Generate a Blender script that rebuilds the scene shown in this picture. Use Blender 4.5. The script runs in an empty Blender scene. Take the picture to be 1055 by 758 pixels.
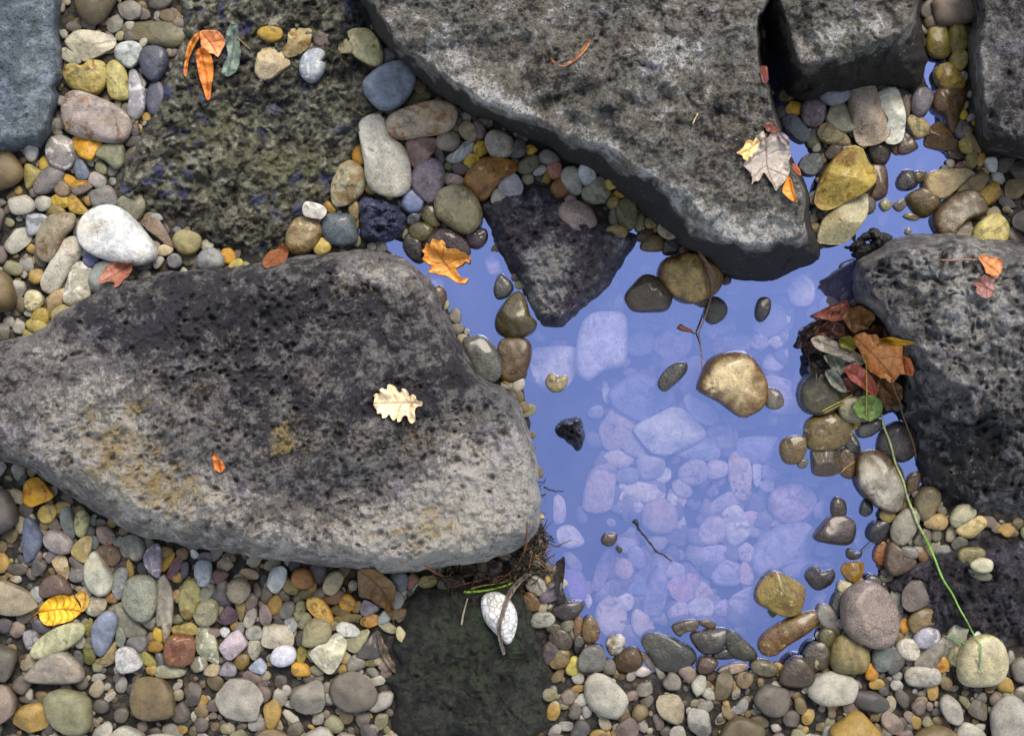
import bpy, bmesh, math, random, re
import numpy as np
from mathutils import Vector

random.seed(7)
rng = np.random.default_rng(11)
S = bpy.context.scene
COL = S.collection

# ------------------------------------------------------------------ camera, sky, sun, exposure
CAM_H = 1.8            # metres above the water level
PX = 0.0012            # one photograph pixel on the water plane, in metres
cam_d = bpy.data.cameras.new('camera')
cam = bpy.data.objects.new('camera', cam_d)
COL.objects.link(cam)
cam.location = (0, 0, CAM_H)
cam_d.sensor_fit = 'HORIZONTAL'
cam_d.sensor_width = 36
cam_d.lens = 36 * CAM_H / (1055 * PX)
cam_d.clip_start = 0.05
cam_d.clip_end = 400
S.camera = cam

SUN_EL, SUN_AZ = math.radians(50), math.radians(20)     # azimuth from +Y (picture top) towards +X (picture right)
world = bpy.data.worlds.new('World')
S.world = world
world.use_nodes = True
wn = world.node_tree
sky = wn.nodes.new('ShaderNodeTexSky')
sky.sky_type = 'NISHITA'
sky.sun_disc = False
sky.sun_elevation = SUN_EL
sky.sun_rotation = SUN_AZ
sky.air_density = 1.0
sky.dust_density = 0.6
bg = wn.nodes['Background']
bg.inputs['Strength'].default_value = 0.15
hsv = wn.nodes.new('ShaderNodeHueSaturation')
hsv.inputs['Saturation'].default_value = 0.4
wn.links.new(sky.outputs['Color'], hsv.inputs['Color'])
wn.links.new(hsv.outputs['Color'], bg.inputs['Color'])

sun_d = bpy.data.lights.new('sun', 'SUN')
sun_d.energy = 2.3
sun_d.angle = math.radians(27)
sun_d.color = (1.0, 0.88, 0.74)
sun = bpy.data.objects.new('sun', sun_d)
COL.objects.link(sun)
sv = Vector((math.sin(SUN_AZ) * math.cos(SUN_EL), math.cos(SUN_AZ) * math.cos(SUN_EL), math.sin(SUN_EL)))
sun.rotation_euler = (-sv).to_track_quat('-Z', 'Y').to_euler()

S.view_settings.view_transform = 'Standard'
S.view_settings.look = 'None'
S.view_settings.gamma = 1
S.view_settings.exposure = 1.08
S.cycles.use_denoising = True
S.cycles.max_bounces = 8
S.cycles.transparent_max_bounces = 12
GAIN = 0.62            # photographed colour -> base colour

# ------------------------------------------------------------------ helpers
def W(X, Y, z=0.0):
    """photograph pixel + height -> world"""
    k = (CAM_H - z) / CAM_H * PX
    return (np.asarray(X) - 527.5) * k, (379.0 - np.asarray(Y)) * k, z

def lin(hexs, gain=None):
    g = GAIN if gain is None else gain
    out = []
    for i in (0, 2, 4):
        c = int(hexs[i:i + 2], 16) / 255
        out.append((c / 12.92 if c <= 0.04045 else ((c + 0.055) / 1.055) ** 2.4) * g)
    return tuple(out)

_P = rng.random((512, 512))
def vnoise(x, y, seed=0):
    x = x + seed * 17.31; y = y + seed * 9.77
    xi = np.floor(x).astype(int); yi = np.floor(y).astype(int)
    fx = x - xi; fy = y - yi
    fx = fx * fx * fx * (fx * (fx * 6 - 15) + 10); fy = fy * fy * fy * (fy * (fy * 6 - 15) + 10)
    a = _P[xi % 512, yi % 512]; b = _P[(xi + 1) % 512, yi % 512]
    c = _P[xi % 512, (yi + 1) % 512]; d = _P[(xi + 1) % 512, (yi + 1) % 512]
    return (a * (1 - fx) + b * fx) * (1 - fy) + (c * (1 - fx) + d * fx) * fy - 0.5

def fbm(x, y, wl, octs=4, seed=0, gain=0.5):
    v = 0; a = 1.0
    for o in range(octs):
        ca, sa = math.cos(o * 1.1 + seed), math.sin(o * 1.1 + seed)
        v = v + a * vnoise((x * ca - y * sa) / wl, (x * sa + y * ca) / wl, seed + o * 3)
        wl /= 2.03; a *= gain
    return v

def voronoi(x, y, cell, seed=0):
    """F1, F2 distance (in px), random id of the nearest cell and vector to it"""
    r = np.random.default_rng(seed)
    J = r.random((128, 128, 3))
    xi = np.floor(x / cell).astype(int); yi = np.floor(y / cell).astype(int)
    f1 = np.full(x.shape, 1e9); f2 = np.full(x.shape, 1e9); idr = np.zeros(x.shape); dx = np.zeros(x.shape); dy = np.zeros(x.shape)
    for i in (-1, 0, 1):
        for j in (-1, 0, 1):
            c = J[(xi + i) % 128, (yi + j) % 128]
            px = (xi + i + c[..., 0]) * cell; py = (yi + j + c[..., 1]) * cell
            d = np.hypot(px - x, py - y)
            m = d < f1
            f2 = np.where(m, f1, np.minimum(f2, d))
            idr = np.where(m, c[..., 2], idr); dx = np.where(m, x - px, dx); dy = np.where(m, y - py, dy)
            f1 = np.where(m, d, f1)
    return f1, f2, idr, dx, dy

def smooth_poly(pts, n=8, tens=0.5):
    """closed Catmull-Rom through the points"""
    p = np.array(pts, float); out = []
    N = len(p)
    for i in range(N):
        p0, p1, p2, p3 = p[i - 1], p[i], p[(i + 1) % N], p[(i + 2) % N]
        m1 = (p2 - p0) * tens; m2 = (p3 - p1) * tens
        for k in range(n):
            t = k / n
            out.append((2 * t**3 - 3 * t**2 + 1) * p1 + (t**3 - 2 * t**2 + t) * m1 + (-2 * t**3 + 3 * t**2) * p2 + (t**3 - t**2) * m2)
    return np.array(out)

def poly_dist(x, y, poly):
    """signed distance (inside positive) and nearest boundary point"""
    d2 = np.full(x.shape, 1e18); nx = np.zeros(x.shape); ny = np.zeros(x.shape); ins = np.zeros(x.shape, bool)
    N = len(poly)
    for i in range(N):
        ax, ay = poly[i]; bx, by = poly[(i + 1) % N]
        ex, ey = bx - ax, by - ay
        L = ex * ex + ey * ey
        if L < 1e-12: continue
        t = np.clip(((x - ax) * ex + (y - ay) * ey) / L, 0, 1)
        qx, qy = ax + t * ex, ay + t * ey
        dd = (x - qx) ** 2 + (y - qy) ** 2
        m = dd < d2
        d2 = np.where(m, dd, d2); nx = np.where(m, qx, nx); ny = np.where(m, qy, ny)
        if ay != by:
            c = ((ay > y) != (by > y)) & (x < ex * (y - ay) / (by - ay) + ax)
            ins ^= c
    d = np.sqrt(d2)
    return np.where(ins, d, -d), nx, ny

def P(s):
    if not isinstance(s, str): return np.array(s, float)
    v = [float(t) for t in s.split()]
    return np.array(v).reshape(-1, 2)

def mesh_from(name, verts, faces, smooth=True, attrs=None):
    me = bpy.data.meshes.new(name)
    if isinstance(verts, np.ndarray):
        verts_l = verts
    else:
        verts_l = np.array(verts, float)
    if isinstance(faces, np.ndarray):       # all quads or all tris
        nf, k = faces.shape
        me.vertices.add(len(verts_l)); me.vertices.foreach_set('co', verts_l.astype(np.float32).ravel())
        me.loops.add(nf * k); me.loops.foreach_set('vertex_index', faces.astype(np.int32).ravel())
        me.polygons.add(nf)
        me.polygons.foreach_set('loop_start', (np.arange(nf) * k).astype(np.int32))
        me.update(calc_edges=True)
    else:
        me.from_pydata([tuple(v) for v in verts_l], [], faces)
        me.update()
    if smooth and len(me.polygons):
        me.polygons.foreach_set('use_smooth', [True] * len(me.polygons))
    for k, v in (attrs or {}).items():
        a = me.attributes.new(k, 'FLOAT', 'POINT')
        a.data.foreach_set('value', np.asarray(v, np.float32))
    return me

def link(name, me, mat=None, parent=None, loc=(0, 0, 0)):
    o = bpy.data.objects.new(name, me)
    COL.objects.link(o)
    o.location = loc
    if mat is not None: me.materials.append(mat)
    if parent is not None: o.parent = parent
    return o

def tag(o, label=None, cat=None, group=None, kind=None):
    if label: o['label'] = label
    if cat: o['category'] = cat
    if group: o['group'] = group
    if kind: o['kind'] = kind
    return o

# ------------------------------------------------------------------ materials
class NT:
    def __init__(s, name):
        s.m = bpy.data.materials.new(name); s.m.use_nodes = True
        s.t = s.m.node_tree; s.bsdf = s.t.nodes['Principled BSDF']; s.out = s.t.nodes['Material Output']
    def n(s, typ, **kw):
        nd = s.t.nodes.new('ShaderNode' + typ)
        for k, v in kw.items():
            if k.startswith('_'): setattr(nd, k[1:], v)
        return nd
    def set(s, nd, **kw):
        for k, v in kw.items():
            key = k.replace('_', ' ')
            if hasattr(v, 'is_output'): s.t.links.new(v, nd.inputs[key])
            else: nd.inputs[key].default_value = v
        return nd
    def l(s, a, b): s.t.links.new(a, b)
    def noise(s, vec, scale, detail=4, rough=0.55, dist=0.0):
        nd = s.n('TexNoise'); s.l(vec, nd.inputs['Vector'])
        nd.inputs['Scale'].default_value = scale; nd.inputs['Detail'].default_value = detail
        nd.inputs['Roughness'].default_value = rough; nd.inputs['Distortion'].default_value = dist
        return nd.outputs['Fac']
    def vor(s, vec, scale, feature='F1', out='Distance'):
        nd = s.n('TexVoronoi', _feature=feature); s.l(vec, nd.inputs['Vector']); nd.inputs['Scale'].default_value = scale
        return nd.outputs[out]
    def ramp(s, fac, a, b, va=0.0, vb=1.0, smooth=True):
        nd = s.n('MapRange'); nd.interpolation_type = 'SMOOTHSTEP' if smooth else 'LINEAR'
        s.l(fac, nd.inputs[0]); nd.inputs[1].default_value = a; nd.inputs[2].default_value = b
        nd.inputs[3].default_value = va; nd.inputs[4].default_value = vb
        return nd.outputs[0]
    def mix(s, fac, a, b, mode='MIX'):
        nd = s.n('Mix'); nd.data_type = 'RGBA'; nd.blend_type = mode
        for sock, v in ((nd.inputs[0], fac), (nd.inputs[6], a), (nd.inputs[7], b)):
            if hasattr(v, 'is_output'): s.l(v, sock)
            elif isinstance(v, (int, float)): sock.default_value = v
            else: sock.default_value = (*v[:3], 1)
        return nd.outputs[2]
    def math(s, op, a, b=0.0):
        nd = s.n('Math', _operation=op)
        for sock, v in ((nd.inputs[0], a), (nd.inputs[1], b)):
            if hasattr(v, 'is_output'): s.l(v, sock)
            else: sock.default_value = v
        return nd.outputs[0]
    def grey(s, v):
        nd = s.n('CombineColor')
        for i in range(3): s.l(v, nd.inputs[i])
        return nd.outputs[0]
    def bump(s, h, strength, dist):
        nd = s.n('Bump'); nd.inputs['Strength'].default_value = strength; nd.inputs['Distance'].default_value = dist
        s.l(h, nd.inputs['Height']); s.l(nd.outputs[0], s.bsdf.inputs['Normal'])
    def attr(s, name):
        nd = s.n('Attribute'); nd.attribute_name = name; return nd.outputs['Fac']
    def objvec(s, off=0.0):
        tc = s.n('TexCoord'); oi = s.n('ObjectInfo'); vm = s.n('VectorMath', _operation='ADD')
        m = s.math('MULTIPLY', oi.outputs['Random'], 37.0 + off)
        cx = s.n('CombineXYZ')
        for i in range(3): s.l(m, cx.inputs[i])
        s.l(tc.outputs['Object'], vm.inputs[0]); s.l(cx.outputs[0], vm.inputs[1])
        return vm.outputs[0], oi

def stretch(nt, vec, sx, sy, sz):
    mp = nt.n('Mapping'); nt.l(vec, mp.inputs['Vector']); mp.inputs['Scale'].default_value = (sx, sy, sz)
    return mp.outputs[0]

def pebble_mat(name, speck=0.0, band=0.0, vein=0.0, rust=0.0, crackle=0.0):
    nt = NT(name); vec, oi = nt.objvec()
    base = oi.outputs['Color']; wet = oi.outputs['Alpha']
    n1 = nt.noise(vec, 38, 5, 0.6, 0.4); n2 = nt.noise(vec, 160, 4, 0.65); n3 = nt.noise(vec, 620, 3, 0.7)
    v = nt.math('ADD', nt.ramp(n1, 0.3, 0.72, 0.66, 1.22), nt.ramp(n2, 0.3, 0.7, -0.17, 0.17))
    v = nt.math('ADD', v, nt.ramp(n3, 0.3, 0.7, -0.16, 0.16))
    c = nt.mix(1.0, base, nt.grey(v), 'MULTIPLY')
    # warm / cool drift over the stone
    dr = nt.noise(stretch(nt, vec, 1, 1.6, 1), 22, 3, 0.5)
    c = nt.mix(nt.ramp(dr, 0.52, 0.75, 0, 0.45), c, nt.mix(1.0, c, (1.18, 0.98, 0.66), 'MULTIPLY'))
    c = nt.mix(nt.ramp(dr, 0.48, 0.25, 0, 0.4), c, nt.mix(1.0, c, (0.86, 0.95, 1.14), 'MULTIPLY'))
    if band:
        w = nt.n('TexWave', _wave_type='BANDS'); nt.l(vec, w.inputs['Vector'])
        w.inputs['Scale'].default_value = 26; w.inputs['Distortion'].default_value = 9; w.inputs['Detail'].default_value = 3
        w.inputs['Detail Scale'].default_value = 1.4
        c = nt.mix(nt.ramp(w.outputs['Fac'], 0.35, 0.8, 0, band), c, nt.mix(1.0, c, (0.5, 0.47, 0.42), 'MULTIPLY'))
    if rust:
        r = nt.noise(vec, 60, 5, 0.65, 0.6)
        c = nt.mix(nt.ramp(r, 0.5, 0.62, 0, rust), c, nt.mix(1.0, c, (0.62, 0.36, 0.14), 'MULTIPLY'))
        r2 = nt.noise(vec, 90, 4, 0.6)
        c = nt.mix(nt.ramp(r2, 0.6, 0.7, 0, rust * 0.8), c, nt.mix(0.6, c, (0.62, 0.5, 0.25)))
    if vein:
        vd = nt.vor(vec, 45, 'DISTANCE_TO_EDGE')
        wv = nt.math('ADD', vd, nt.ramp(nt.noise(vec, 90, 4), 0.3, 0.7, -0.05, 0.16))
        c = nt.mix(nt.ramp(wv, 0.1, 0.02, 0, vein), c, (0.66, 0.65, 0.62))
    if speck:
        sp = nt.vor(vec, 420); sr = nt.noise(vec, 240, 3)
        c = nt.mix(nt.math('MULTIPLY', nt.ramp(sp, 0.36, 0.2, 0, speck), nt.ramp(sr, 0.45, 0.6)), c, (0.03, 0.028, 0.03))
        sp2 = nt.noise(vec, 900, 2)
        c = nt.mix(nt.ramp(sp2, 0.6, 0.68, 0, speck * 0.7), c, (0.62, 0.6, 0.55))
    if crackle:
        ck = nt.math('ADD', nt.vor(vec, 130, 'DISTANCE_TO_EDGE'), nt.ramp(n3, 0.3, 0.7, -0.03, 0.03))
        c = nt.mix(nt.ramp(ck, 0.10, 0.03, 0, crackle), c, (0.16, 0.16, 0.17))
        c = nt.mix(nt.ramp(nt.noise(vec, 45, 4), 0.5, 0.6, 0, 0.5), c, (0.45, 0.45, 0.47))
    # hair cracks and little dents
    cr = nt.vor(vec, 26, 'DISTANCE_TO_EDGE'); cm = nt.noise(vec, 30, 2)
    crack = nt.math('MULTIPLY', nt.ramp(nt.math('ADD', cr, nt.ramp(n2, 0.3, 0.7, -0.05, 0.05)), 0.035, 0.0), nt.ramp(cm, 0.52, 0.62))
    c = nt.mix(nt.math('MULTIPLY', crack, 0.45), c, (0.05, 0.045, 0.04))
    geo = nt.n('NewGeometry'); sz = nt.n('SeparateXYZ'); nt.l(geo.outputs['Position'], sz.inputs[0])
    zz = nt.math('ADD', sz.outputs[2], nt.ramp(n1, 0.3, 0.7, -0.004, 0.004))
    band_ = nt.math('MULTIPLY', nt.ramp(zz, 0.029, 0.015), nt.math('MULTIPLY', nt.ramp(wet, 0.45, 0.54), nt.ramp(wet, 0.75, 0.6)))     # wet collar of stones standing in the pool
    c = nt.mix(band_, c, nt.mix(1.0, c, (0.24, 0.16, 0.075), 'MULTIPLY'))
    nt.l(c, nt.bsdf.inputs['Base Color'])
    rg = nt.math('SUBTRACT', nt.ramp(n2, 0.3, 0.7, 0.46, 0.72), nt.math('MULTIPLY', wet, 0.42))
    nt.l(rg, nt.bsdf.inputs['Roughness'])
    nt.l(nt.math('MULTIPLY', wet, 0.45), nt.bsdf.inputs['Coat Weight'])
    nt.bsdf.inputs['Coat Roughness'].default_value = 0.16
    nt.bsdf.inputs['Specular IOR Level'].default_value = 0.4
    h = nt.math('ADD', nt.math('MULTIPLY', n2, 0.8), nt.math('MULTIPLY', n3, 0.5))
    h = nt.math('ADD', h, nt.math('MULTIPLY', n1, 1.3))
    h = nt.math('SUBTRACT', h, nt.math('MULTIPLY', crack, 0.5))
    nt.bump(h, 0.7, 0.0026)
    return nt.m

PM = {'p': pebble_mat('smooth_stone'), 's': pebble_mat('speckled_stone', speck=0.75), 'b': pebble_mat('banded_stone', band=0.42),
      'q': pebble_mat('veined_stone', vein=0.45), 'r': pebble_mat('rusty_stone', rust=0.85), 'c': pebble_mat('crackled_stone', crackle=0.85)}

def gravel_mat(name, cols, rough=0.6, dark=1.0):
    nt = NT(name); g = nt.n('NewGeometry'); tc = nt.n('TexCoord'); vec = tc.outputs['Object']
    rp = nt.n('ValToRGB'); rp.color_ramp.interpolation = 'CONSTANT'
    el = rp.color_ramp.elements
    for i, h in enumerate(cols):
        e = el[i] if i < 2 else el.new(i / len(cols))
        e.position = i / len(cols); e.color = (*[x * dark for x in lin(h)], 1)
    nt.l(g.outputs['Random Per Island'], rp.inputs[0])
    n1 = nt.noise(vec, 70, 4, 0.6); n3 = nt.noise(vec, 500, 3, 0.7)
    v = nt.math('ADD', nt.ramp(n1, 0.3, 0.7, 0.7, 1.2), nt.ramp(n3, 0.3, 0.7, -0.2, 0.2))
    nt.l(nt.mix(1.0, rp.outputs[0], nt.grey(v), 'MULTIPLY'), nt.bsdf.inputs['Base Color'])
    nt.bsdf.inputs['Roughness'].default_value = rough
    nt.bump(n3, 0.4, 0.001)
    return nt.m

def rock_mat(name, dark, mid, light, ochre, moss=None, fine=1.0, rough=0.75, spot=0.4, wet=0.0, rustcol=None, grain=0.17):
    """porous rock: 'tone' picks dark..light, 'rust' brings ochre crusts, 'chip' single embedded chips"""
    nt = NT(name); tc = nt.n('TexCoord'); vec = tc.outputs['Object']
    tone = nt.attr('tone'); rust = nt.attr('rust'); chip = nt.attr('chip')
    n1 = nt.noise(vec, 14, 6, 0.62, 0.5); n2 = nt.noise(vec, 60, 6, 0.66, 0.3); n3 = nt.noise(vec, 260, 5, 0.7); n4 = nt.noise(vec, 900, 3, 0.7)
    t = nt.math('ADD', tone, nt.ramp(n1, 0.28, 0.72, -0.22, 0.22, False))
    t = nt.math('ADD', t, nt.ramp(n2, 0.28, 0.72, -0.36, 0.36, False))
    t = nt.math('ADD', t, nt.ramp(n3, 0.28, 0.72, -grain, grain, False))
    c = nt.mix(nt.ramp(t, 0.12, 0.46), lin(dark), lin(mid))
    c = nt.mix(nt.ramp(t, 0.48, 0.95), c, lin(light))
    # purple / green mineral drift
    dr = nt.noise(vec, 30, 4, 0.6)
    c = nt.mix(nt.ramp(dr, 0.55, 0.72, 0, 0.5), c, nt.mix(1.0, c, (0.95, 0.9, 1.28), 'MULTIPLY'))
    c = nt.mix(nt.ramp(dr, 0.45, 0.28, 0, 0.5), c, nt.mix(1.0, c, (1.1, 1.05, 0.78), 'MULTIPLY'))
    # ochre crust
    o1 = nt.noise(vec, 42, 6, 0.7, 0.4)
    ro = nt.math('ADD', rust, nt.ramp(o1, 0.3, 0.7, -0.42, 0.42, False))
    ro = nt.math('ADD', ro, nt.ramp(n3, 0.3, 0.7, -0.22, 0.22, False))
    c = nt.mix(nt.ramp(ro, 0.35, 0.8, 0, 0.85), c, lin(ochre))
    if rustcol:
        c = nt.mix(nt.ramp(ro, 0.8, 1.05, 0, 0.6), c, lin(rustcol))
    # pale lichen / mineral spots and black mineral grains
    sp = nt.vor(vec, 150); 
    c = nt.mix(nt.math('MULTIPLY', nt.ramp(sp, 0.28, 0.12, 0, spot), nt.ramp(n2, 0.5, 0.62)), c, lin('c9c8c0'))
    sp2 = nt.vor(vec, 240)
    c = nt.mix(nt.math('MULTIPLY', nt.ramp(sp2, 0.3, 0.16, 0, spot * 1.3), nt.ramp(n1, 0.45, 0.6)), c, lin('1c1a1c'))
    c = nt.mix(chip, c, lin('555a88'))
    if moss:
        m = nt.math('ADD', nt.attr('moss'), nt.ramp(n2, 0.3, 0.7, -0.35, 0.35, False))
        c = nt.mix(nt.ramp(m, 0.4, 0.75, 0, 0.8), c, lin(moss))
    gv = nt.math('ADD', nt.ramp(n4, 0.3, 0.7, 0.78, 1.22), nt.ramp(n3, 0.3, 0.7, -0.15, 0.15))
    c = nt.mix(1.0, c, nt.grey(gv), 'MULTIPLY')
    nt.l(c, nt.bsdf.inputs['Base Color'])
    nt.l(nt.ramp(n3, 0.3, 0.7, rough - 0.12 - wet, rough + 0.12 - wet), nt.bsdf.inputs['Roughness'])
    nt.bsdf.inputs['Specular IOR Level'].default_value = 0.35
    h = nt.math('ADD', nt.math('MULTIPLY', n3, 1.0), nt.math('MULTIPLY', n4, 0.45))
    h = nt.math('ADD', h, nt.math('MULTIPLY', n2, 1.6))
    pv = nt.vor(vec, 190)
    h = nt.math('SUBTRACT', h, nt.math('MULTIPLY', nt.ramp(pv, 0.32, 0.1), 0.5 * fine))
    nt.bump(h, 1.0, 0.0048 * fine)
    return nt.m

# ------------------------------------------------------------------ ground and water
POOLS = [smooth_poly(P(s), 4) for s in (
    '368 238 402 244 440 258 470 246 500 225 520 270 560 320 640 236 690 238 760 280 840 255 872 240 895 290 860 335 835 360 852 420 880 438 930 425 958 470 945 505 905 532 908 585 882 602 850 642 822 684 700 690 640 690 600 655 578 600 556 560 540 400 480 340 430 280',
    '885 170 930 130 958 112 950 60 968 55 985 100 992 150 965 180 1012 205 962 248 882 248 900 205',
    '786 60 800 60 812 110 840 180 838 250 822 200 800 120')]
def ground_z(x, y):
    x = np.atleast_1d(np.asarray(x, float)); y = np.atleast_1d(np.asarray(y, float))
    d = np.full(x.shape, -1e9)
    for i, p in enumerate(POOLS):
        d = np.maximum(d, poly_dist(x, y, p)[0] * (1 if i == 0 else 1))
    t = np.clip((d + 6) / 34, 0, 1); t = t * t * (3 - 2 * t)
    return 0.005 - 0.058 * t + 0.004 * fbm(x, y, 60, 3, 5) * (1 - t * 0.4)

def build_ground():
    fx = np.concatenate([[-60000, -15000, -4000, -1500, -700, -350], np.arange(-120, 1180, 4.0), [1400, 1750, 2600, 5000, 16000, 61000]])
    fy = np.concatenate([[-60000, -15000, -4000, -1500, -700, -350], np.arange(-120, 880, 4.0), [1100, 1450, 2300, 5000, 16000, 61000]])
    X, Y = np.meshgrid(fx, fy)
    z = ground_z(X.ravel(), Y.ravel()) + 0.0035 * fbm(X.ravel(), Y.ravel(), 14, 3, 8)
    far = (np.abs(X.ravel() - 527) > 700) | (np.abs(Y.ravel() - 379) > 560)
    z = np.where(far, 0.004 + 0.03 * fbm(X.ravel(), Y.ravel(), 900, 3, 2), z)
    wx = (X.ravel() - 527.5) * PX; wy = (379 - Y.ravel()) * PX
    n, m = len(fx), len(fy)
    idx = np.arange(n * m).reshape(m, n)
    F = np.stack([idx[1:, :-1].ravel(), idx[1:, 1:].ravel(), idx[:-1, 1:].ravel(), idx[:-1, :-1].ravel()], 1)
    nt = NT('stream_bed'); tc = nt.n('TexCoord'); vec = tc.outputs['Object']
    geo = nt.n('NewGeometry'); sx = nt.n('SeparateXYZ'); nt.l(geo.outputs['Position'], sx.inputs[0])
    cell = nt.n('TexVoronoi'); nt.l(vec, cell.inputs['Vector']); cell.inputs['Scale'].default_value = 95
    hs = nt.n('SeparateColor'); nt.l(cell.outputs['Color'], hs.inputs[0])
    grit = nt.mix(hs.outputs[0], lin('26211a'), lin('453e35'))
    grit = nt.mix(nt.ramp(hs.outputs[1], 0.75, 0.9), grit, lin('584522'))
    grit = nt.mix(nt.ramp(cell.outputs['Distance'], 0.35, 0.6), grit, lin('12100e'))
    silt = nt.mix(nt.noise(vec, 30, 5, 0.6), lin('3c4460'), lin('545c7c'))
    py = nt.ramp(sx.outputs[1], 0.06, 0.14)      # pale violet sky reflection over the upper arm, painted into the silt colour
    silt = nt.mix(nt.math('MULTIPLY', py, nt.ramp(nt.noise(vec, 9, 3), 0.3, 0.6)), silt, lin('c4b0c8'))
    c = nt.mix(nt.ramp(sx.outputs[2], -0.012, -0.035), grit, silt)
    n3 = nt.noise(vec, 300, 4, 0.7)
    c = nt.mix(1.0, c, nt.grey(nt.ramp(n3, 0.3, 0.7, 0.75, 1.25)), 'MULTIPLY')
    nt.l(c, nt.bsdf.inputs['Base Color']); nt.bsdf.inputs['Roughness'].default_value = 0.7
    nt.bump(nt.math('ADD', nt.math('MULTIPLY', cell.outputs['Distance'], -1.0), n3), 0.6, 0.004)
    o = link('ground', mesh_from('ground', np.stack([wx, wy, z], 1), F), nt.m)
    tag(o, kind='structure')

def build_water():
    pts = P('340 180 470 190 560 180 700 190 800 40 860 20 1000 20 1060 60 1060 760 560 760 520 600 430 340 340 260')
    out = smooth_poly(pts, 6, 0.3)
    x, y, _ = W(out[:, 0], out[:, 1], 0)
    v = [(a, b, 0.0) for a, b in zip(x, y)]
    me = mesh_from('water', v, [list(range(len(v)))[::-1]], smooth=False)
    nt = NT('still_water'); tc = nt.n('TexCoord'); vec = tc.outputs['Object']
    nt.t.nodes.remove(nt.bsdf)
    tr = nt.n('BsdfTransparent'); tr.inputs[0].default_value = (*WATER_TINT, 1)
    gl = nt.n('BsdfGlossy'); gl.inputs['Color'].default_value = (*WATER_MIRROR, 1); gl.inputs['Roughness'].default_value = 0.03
    lw = nt.n('Fresnel'); lw.inputs['IOR'].default_value = 1.33
    mx = nt.n('MixShader')
    f = nt.math('MINIMUM', nt.math('ADD', lw.outputs[0], WATER_F - 0.02), 1.0)
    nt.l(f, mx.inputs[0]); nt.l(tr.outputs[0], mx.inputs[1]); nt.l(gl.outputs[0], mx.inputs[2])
    b = nt.n('Bump'); b.inputs['Strength'].default_value = 0.12; b.inputs['Distance'].default_value = 0.002
    nt.l(nt.noise(vec, 18, 2, 0.5), b.inputs['Height']); nt.l(b.outputs[0], gl.inputs['Normal'])
    nt.l(mx.outputs[0], nt.out.inputs['Surface'])
    o = link('water', me, nt.m)
    tag(o, kind='structure')

WATER_F = 0.54
WATER_TINT = (1.0, 0.94, 0.94)
WATER_MIRROR = (0.39, 0.50, 1.0)  # blue of the sky put into the gloss colour, the sky itself is muted
build_ground()


# ------------------------------------------------------------------ boulders
ROCKPOLY = []
def blobs(X, Y, bl, base=0.0):
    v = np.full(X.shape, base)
    for (cx, cy, rx, ry, deg, a) in bl:
        c, s = math.cos(math.radians(deg)), math.sin(math.radians(deg))
        u = ((X - cx) * c + (Y - cy) * s) / rx; w = (-(X - cx) * s + (Y - cy) * c) / ry
        v = v + a * np.exp(-(u * u + w * w))
    return v

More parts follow.
